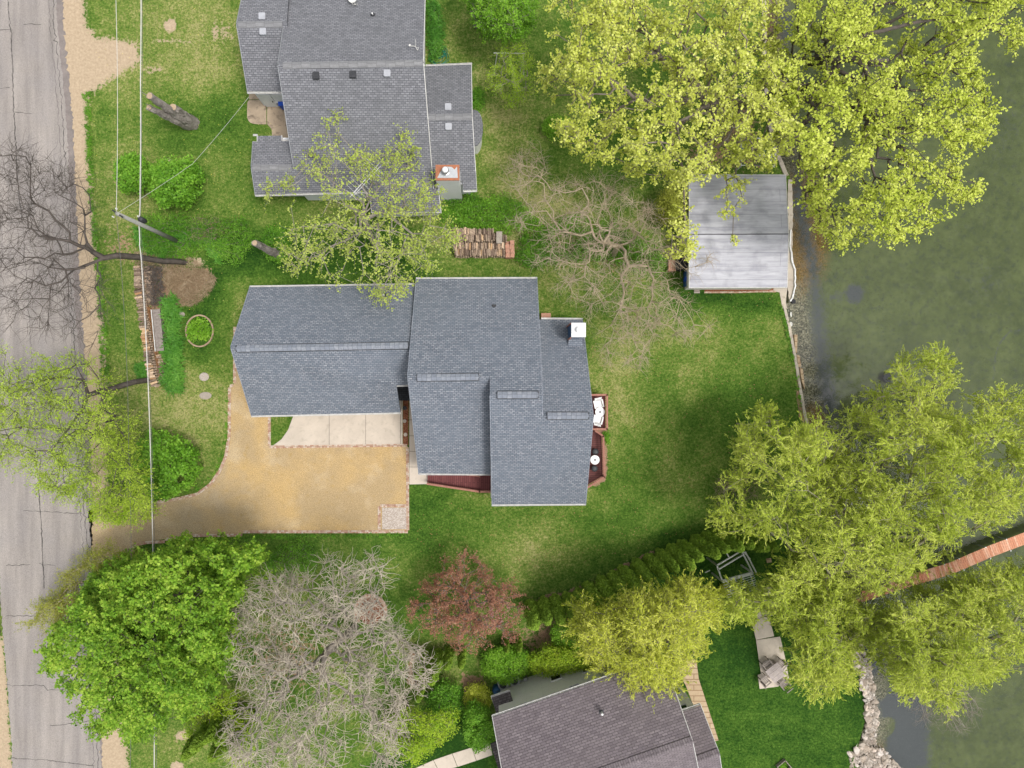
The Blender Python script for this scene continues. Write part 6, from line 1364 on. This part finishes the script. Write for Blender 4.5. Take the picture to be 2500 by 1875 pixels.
for k in range(4): an = R(40 + 90 * k); b = MB(); b.box((a.x + .38 * math.cos(an), a.y + .38 * math.sin(an), .15), (.05, .8, .3), an); b.build('side', M['plankwood'], e)
shrub('plant', 'leafy plant growing in the small wooden planter', ell(1912, 1872, 9, 9), (.1, .5), 'leaf_bright', 20, 20, .09, .6, 77, spread=.12)
# ---- dock
dk = [P(2070, 1466, .1), P(2200, 1424, .2), P(2320, 1388, .2), P(2420, 1345, .2), P(2580, 1285, .2)]; e = thing('dock', 'orange-stained plank dock running out under the willows', 'dock', dk[0])
b = MB(); fr_ = MB()
for a, c in zip(dk[:-1], dk[1:]):
    d = c - a; s_ = Vector((-d.y, d.x, 0)).normalized() * .42; L_ = d.length; n = int(L_ / .15)
    for k in range(n): p = a + d * ((k + .5) / n); b.bar(p - s_, p + s_, L_ / n - .018, .035)
    for sg in (-.8, .8): fr_.bar(a + s_ * sg - Vector((0, 0, .08)), c + s_ * sg - Vector((0, 0, .08)), .05, .12)
    for sg in (-1, 1):
        for t_ in (.25, .9): p = a + d * t_ + s_ * sg * 1.06; pp_ = MB(); pp_.tube([(p.x, p.y, -1.3), (p.x, p.y, .32)], .04, 8); pp_.build('post', M['metal'], e)
t = NT('dock_planks', .85, .2); rnd = t.n('NewGeometry').outputs['Random Per Island']
M['dockp'] = t.col(t.mix(t.ramp(t.noise(8, 4), [(.35, 0), (.75, .6)]), t.ramp(rnd, [(0, (.5, .2, .11)), (.5, (.64, .32, .2)), (1, (.7, .44, .31))]), (.34, .14, .09)))
b.build('planks', M['dockp'], e); fr_.build('frame', M['wood'], e)
# ---- riprap
t = NT('riprap_stone', .95, .15); og = t.n('ObjectInfo').outputs['Random']
cst = t.ramp(og, [(0, (.3, .26, .22)), (.25, (.42, .35, .28)), (.5, (.5, .44, .37)), (.75, (.58, .54, .5)), (1, (.66, .55, .46))])
cst = t.mix(t.ramp(t.noise(3, 5), [(.4, 0), (.7, .6)]), cst, (.3, .24, .2)); t.bump(t.noise(9, 4), .05, .6); M['rock'] = t.col(cst)
def rockproto(seed):
    import bmesh
    r = random.Random(seed); bm = bmesh.new(); pts = [Vector((r.gauss(0, 1), r.gauss(0, 1), r.gauss(0, .8))).normalized() * r.uniform(.8, 1.1) for _ in range(13)]
    vs = [bm.verts.new((p.x * .5, p.y * .42, p.z * .34)) for p in pts]; hull_ = bmesh.ops.convex_hull(bm, input=vs); bmesh.ops.delete(bm, geom=[g_ for g_ in hull_['geom_interior'] if isinstance(g_, bmesh.types.BMVert)], context='VERTS')
    bmesh.ops.bevel(bm, geom=list(bm.edges), offset=.04, segments=1, affect='EDGES'); me = bpy.data.meshes.new('boulder'); bm.to_mesh(me); bm.free(); me.materials.append(M['rock']); o = bpy.data.objects.new('riprap_rock', me); COL.objects.link(o); return o
rocks = [rockproto(k) for k in range(6)]; used_r = set(); r = random.Random(12)
poly = [(2075, 1470), (2092, 1470), (2100, 1540), (2112, 1590), (2128, 1620), (2132, 1665), (2145, 1730), (2148, 1770), (2140, 1810), (2165, 1840), (2210, 1885), (2080, 1890), (2072, 1840), (2108, 1815), (2118, 1770), (2108, 1700), (2088, 1625), (2078, 1570), (2068, 1500)]
pa = np.array(poly, float); placed = []; tries = 0
while len(placed) < 250 and tries < 9000:
    tries += 1; x, y = r.uniform(2065, 2215), r.uniform(1468, 1888); s_ = r.choice([.3, .4, .5, .62]) * r.uniform(.8, 1.15)
    if not inside(np.array([x]), np.array([y]), poly)[0]: continue
    if any(math.hypot(x - a, y - c) < (s_ + s2_) * 12.5 * .62 for a, c, s2_ in placed): continue
    placed.append((x, y, s_)); k = r.randrange(6); o = rocks[k]
    if k in used_r: o = o.copy(); COL.objects.link(o)
    used_r.add(k); dsh = x - np.interp(y, [1450, 1540, 1600, 1700, 1760, 1820, 1862, 1900], [2082, 2078, 2092, 2108, 2112, 2095, 2082, 2150])
    zz = .1 - max(0, dsh) * .012 if y < 1830 else -.08; o.location = P(x, y, 0) + Vector((0, 0, max(zz, -.5))); o.rotation_euler = (r.uniform(-.5, .5), r.uniform(-.5, .5), r.uniform(0, 6.28)); o.scale = (s_ * 1.25, s_ * 1.25, s_ * 1.1); tag(o, 'pale angular boulder in the riprap along the lake shore', 'rock', 'riprap boulders')
b = MB(); litter('gravel', 'small pale stones between the riprap boulders', poly, 1500, M['stone'], .12, .04, 8, 'gravel', 0)
# ---- by the mauve-roofed house
q = P(1212, 1688, .8); e = thing('barrel', 'blue rain barrel at the corner of the mauve-roofed house', 'barrel', (q.x, q.y, 0)); b = MB(); b.lathe((q.x, q.y, 0), [(.26, 0), (.3, .25), (.3, .6), (.26, .85), (.05, .87)], 18); b.build('drum', M['bluegrey'], e, True); b = MB(); b.tube([(q.x, q.y, .86), (q.x + .15, q.y + .1, 1.0)], .03, 6); b.build('spout', M['dark'], e)
for k, (a, c, lb) in enumerate(((1228, 1672, 'left grey air conditioner against the wall of the mauve-roofed house'), (1256, 1663, 'right grey air conditioner against the wall of the mauve-roofed house'))):
    q = P(a, c, .7); e = thing('air_conditioner', lb, 'air conditioner', (q.x, q.y, 0), R(19)); loc('housing', [((0, 0, .35), (.7, .6, .7))], 'metal', e); b = MB(); b.lathe((0, 0, .705), [(.26, 0), (.26, .02), (.05, .05)], 18); o = b.build('fan_grille', M['dark']); o.parent = e
# fence panel beside the clipped evergreens
e = thing('fence', 'short dark brown wooden fence panel left of the clipped evergreens', 'fence', P(1022, 1650)); 
for k in range(5): b = MB(); b.bar(P(1012, 1610 + k * 17, 1.2), P(1034, 1604 + k * 17, 1.2), .1, .06); b.build('rail', M['wood'], e)
for a in ((1012, 1612), (1012, 1680), (1034, 1605), (1034, 1672)): p_ = P(a[0], a[1], 1.2); b = MB(); b.box((p_.x, p_.y, .6), (.1, .1, 1.2)); b.build('post', M['wood'], e)
# white vehicle whose side just enters the picture at the left edge
q = Vector((-36.75, P(0, 1506)[1], 1.0)); e = thing('parked_van', 'white vehicle whose side just enters the picture at the left edge', 'van', (q.x, q.y, 0)); X, Y = q.x, q.y
b = MB(); W_, L_ = 1.75, 4.3
prof = [(-1.65, .35), (1.65, .35), (1.7, .8), (1.4, 1.0), (1.0, 1.55), (-1.55, 1.6), (-1.7, 1.0)]
V = [(X - W_ / 2 + (.12 if zz > 1.2 else 0), Y + yy, zz) for yy, zz in prof] + [(X + W_ / 2 - (.12 if zz > 1.2 else 0), Y + yy, zz) for yy, zz in prof]; n = len(prof)
b.add(V, [tuple(range(n)), tuple(reversed(range(n, 2 * n)))] + [(i, n + i, n + (i + 1) % n, (i + 1) % n) for i in range(n)]); b.build('body', M['plastic_white'], e)
b = MB(); b.box((X + W_ / 2 - .05, Y - .2, 1.28), (.04, 2.1, .36)); b.build('side_window', M['glass'], e)
for sx_ in (-1, 1):
    for sy_ in (-1.05, 1.05):
        b = MB(); b.tube([(X + sx_ * .72, Y + sy_, .34), (X + sx_ * .84, Y + sy_, .34)], .34, 18); w_ = b.build('wheel', M['rubber'], e); b = MB(); b.tube([(X + sx_ * .84, Y + sy_, .34), (X + sx_ * .85, Y + sy_, .34)], .2, 14); b.build('rim', M['metal'], w_)

# ---- small growth and litter that breaks up the lawn and the edges
M['dandelion'] = varied('dandelion_yellow', (.75, .6, .05), (.7, .65, .3), 6, .8, bump=0)
litter('dandelions', 'tiny yellow dandelion heads scattered over the lawns', [(225, 20), (1180, 20), (1180, 600), (1040, 640), (560, 560), (540, 900), (560, 1100), (400, 1200), (280, 1150), (260, 800), (230, 300)], 1500, M['dandelion'], .055, .05, 21, 'flowers', 0)
litter('fallen_leaves', 'small dry leaves and twigs scattered over the eastern lawn', [(1350, 640), (1900, 720), (1960, 1020), (1780, 1260), (1300, 1440), (1020, 1420), (1010, 1220), (1460, 1250), (1500, 1000)], 1300, M['litter'], .09, .03, 22, 'leaves', 0)
for k, (nm, pl, n_) in enumerate((('ragged grass tufts along the edge of the sandy road shoulder', [(205, 230), (222, 225), (232, 500), (250, 640), (270, 900), (268, 1010), (252, 1010), (238, 700), (214, 420)], 420),
                                  ('grass tufts creeping over the southern brick edging of the driveway', [(330, 1340), (480, 1318), (600, 1309), (990, 1302), (992, 1309), (600, 1316), (480, 1326), (335, 1350)], 240),
                                  ('grass tufts along the curved brick edging west of the driveway', [(556, 945), (560, 948), (555, 1066), (546, 1112), (530, 1148), (508, 1176), (480, 1196), (436, 1208), (436, 1203), (478, 1190), (504, 1170), (524, 1144), (541, 1110), (550, 1062)], 200),
                                  ('grass tufts against the seawall at the edge of the lake lawn', [(1908, 750), (1920, 800), (1942, 900), (1960, 1010), (1954, 1010), (1936, 900), (1914, 800), (1902, 752)], 160))):
    o = blades('grass_tufts', nm, pl, n_, .16, 'leaf_shrub', 81 + k, 'grass', .03)
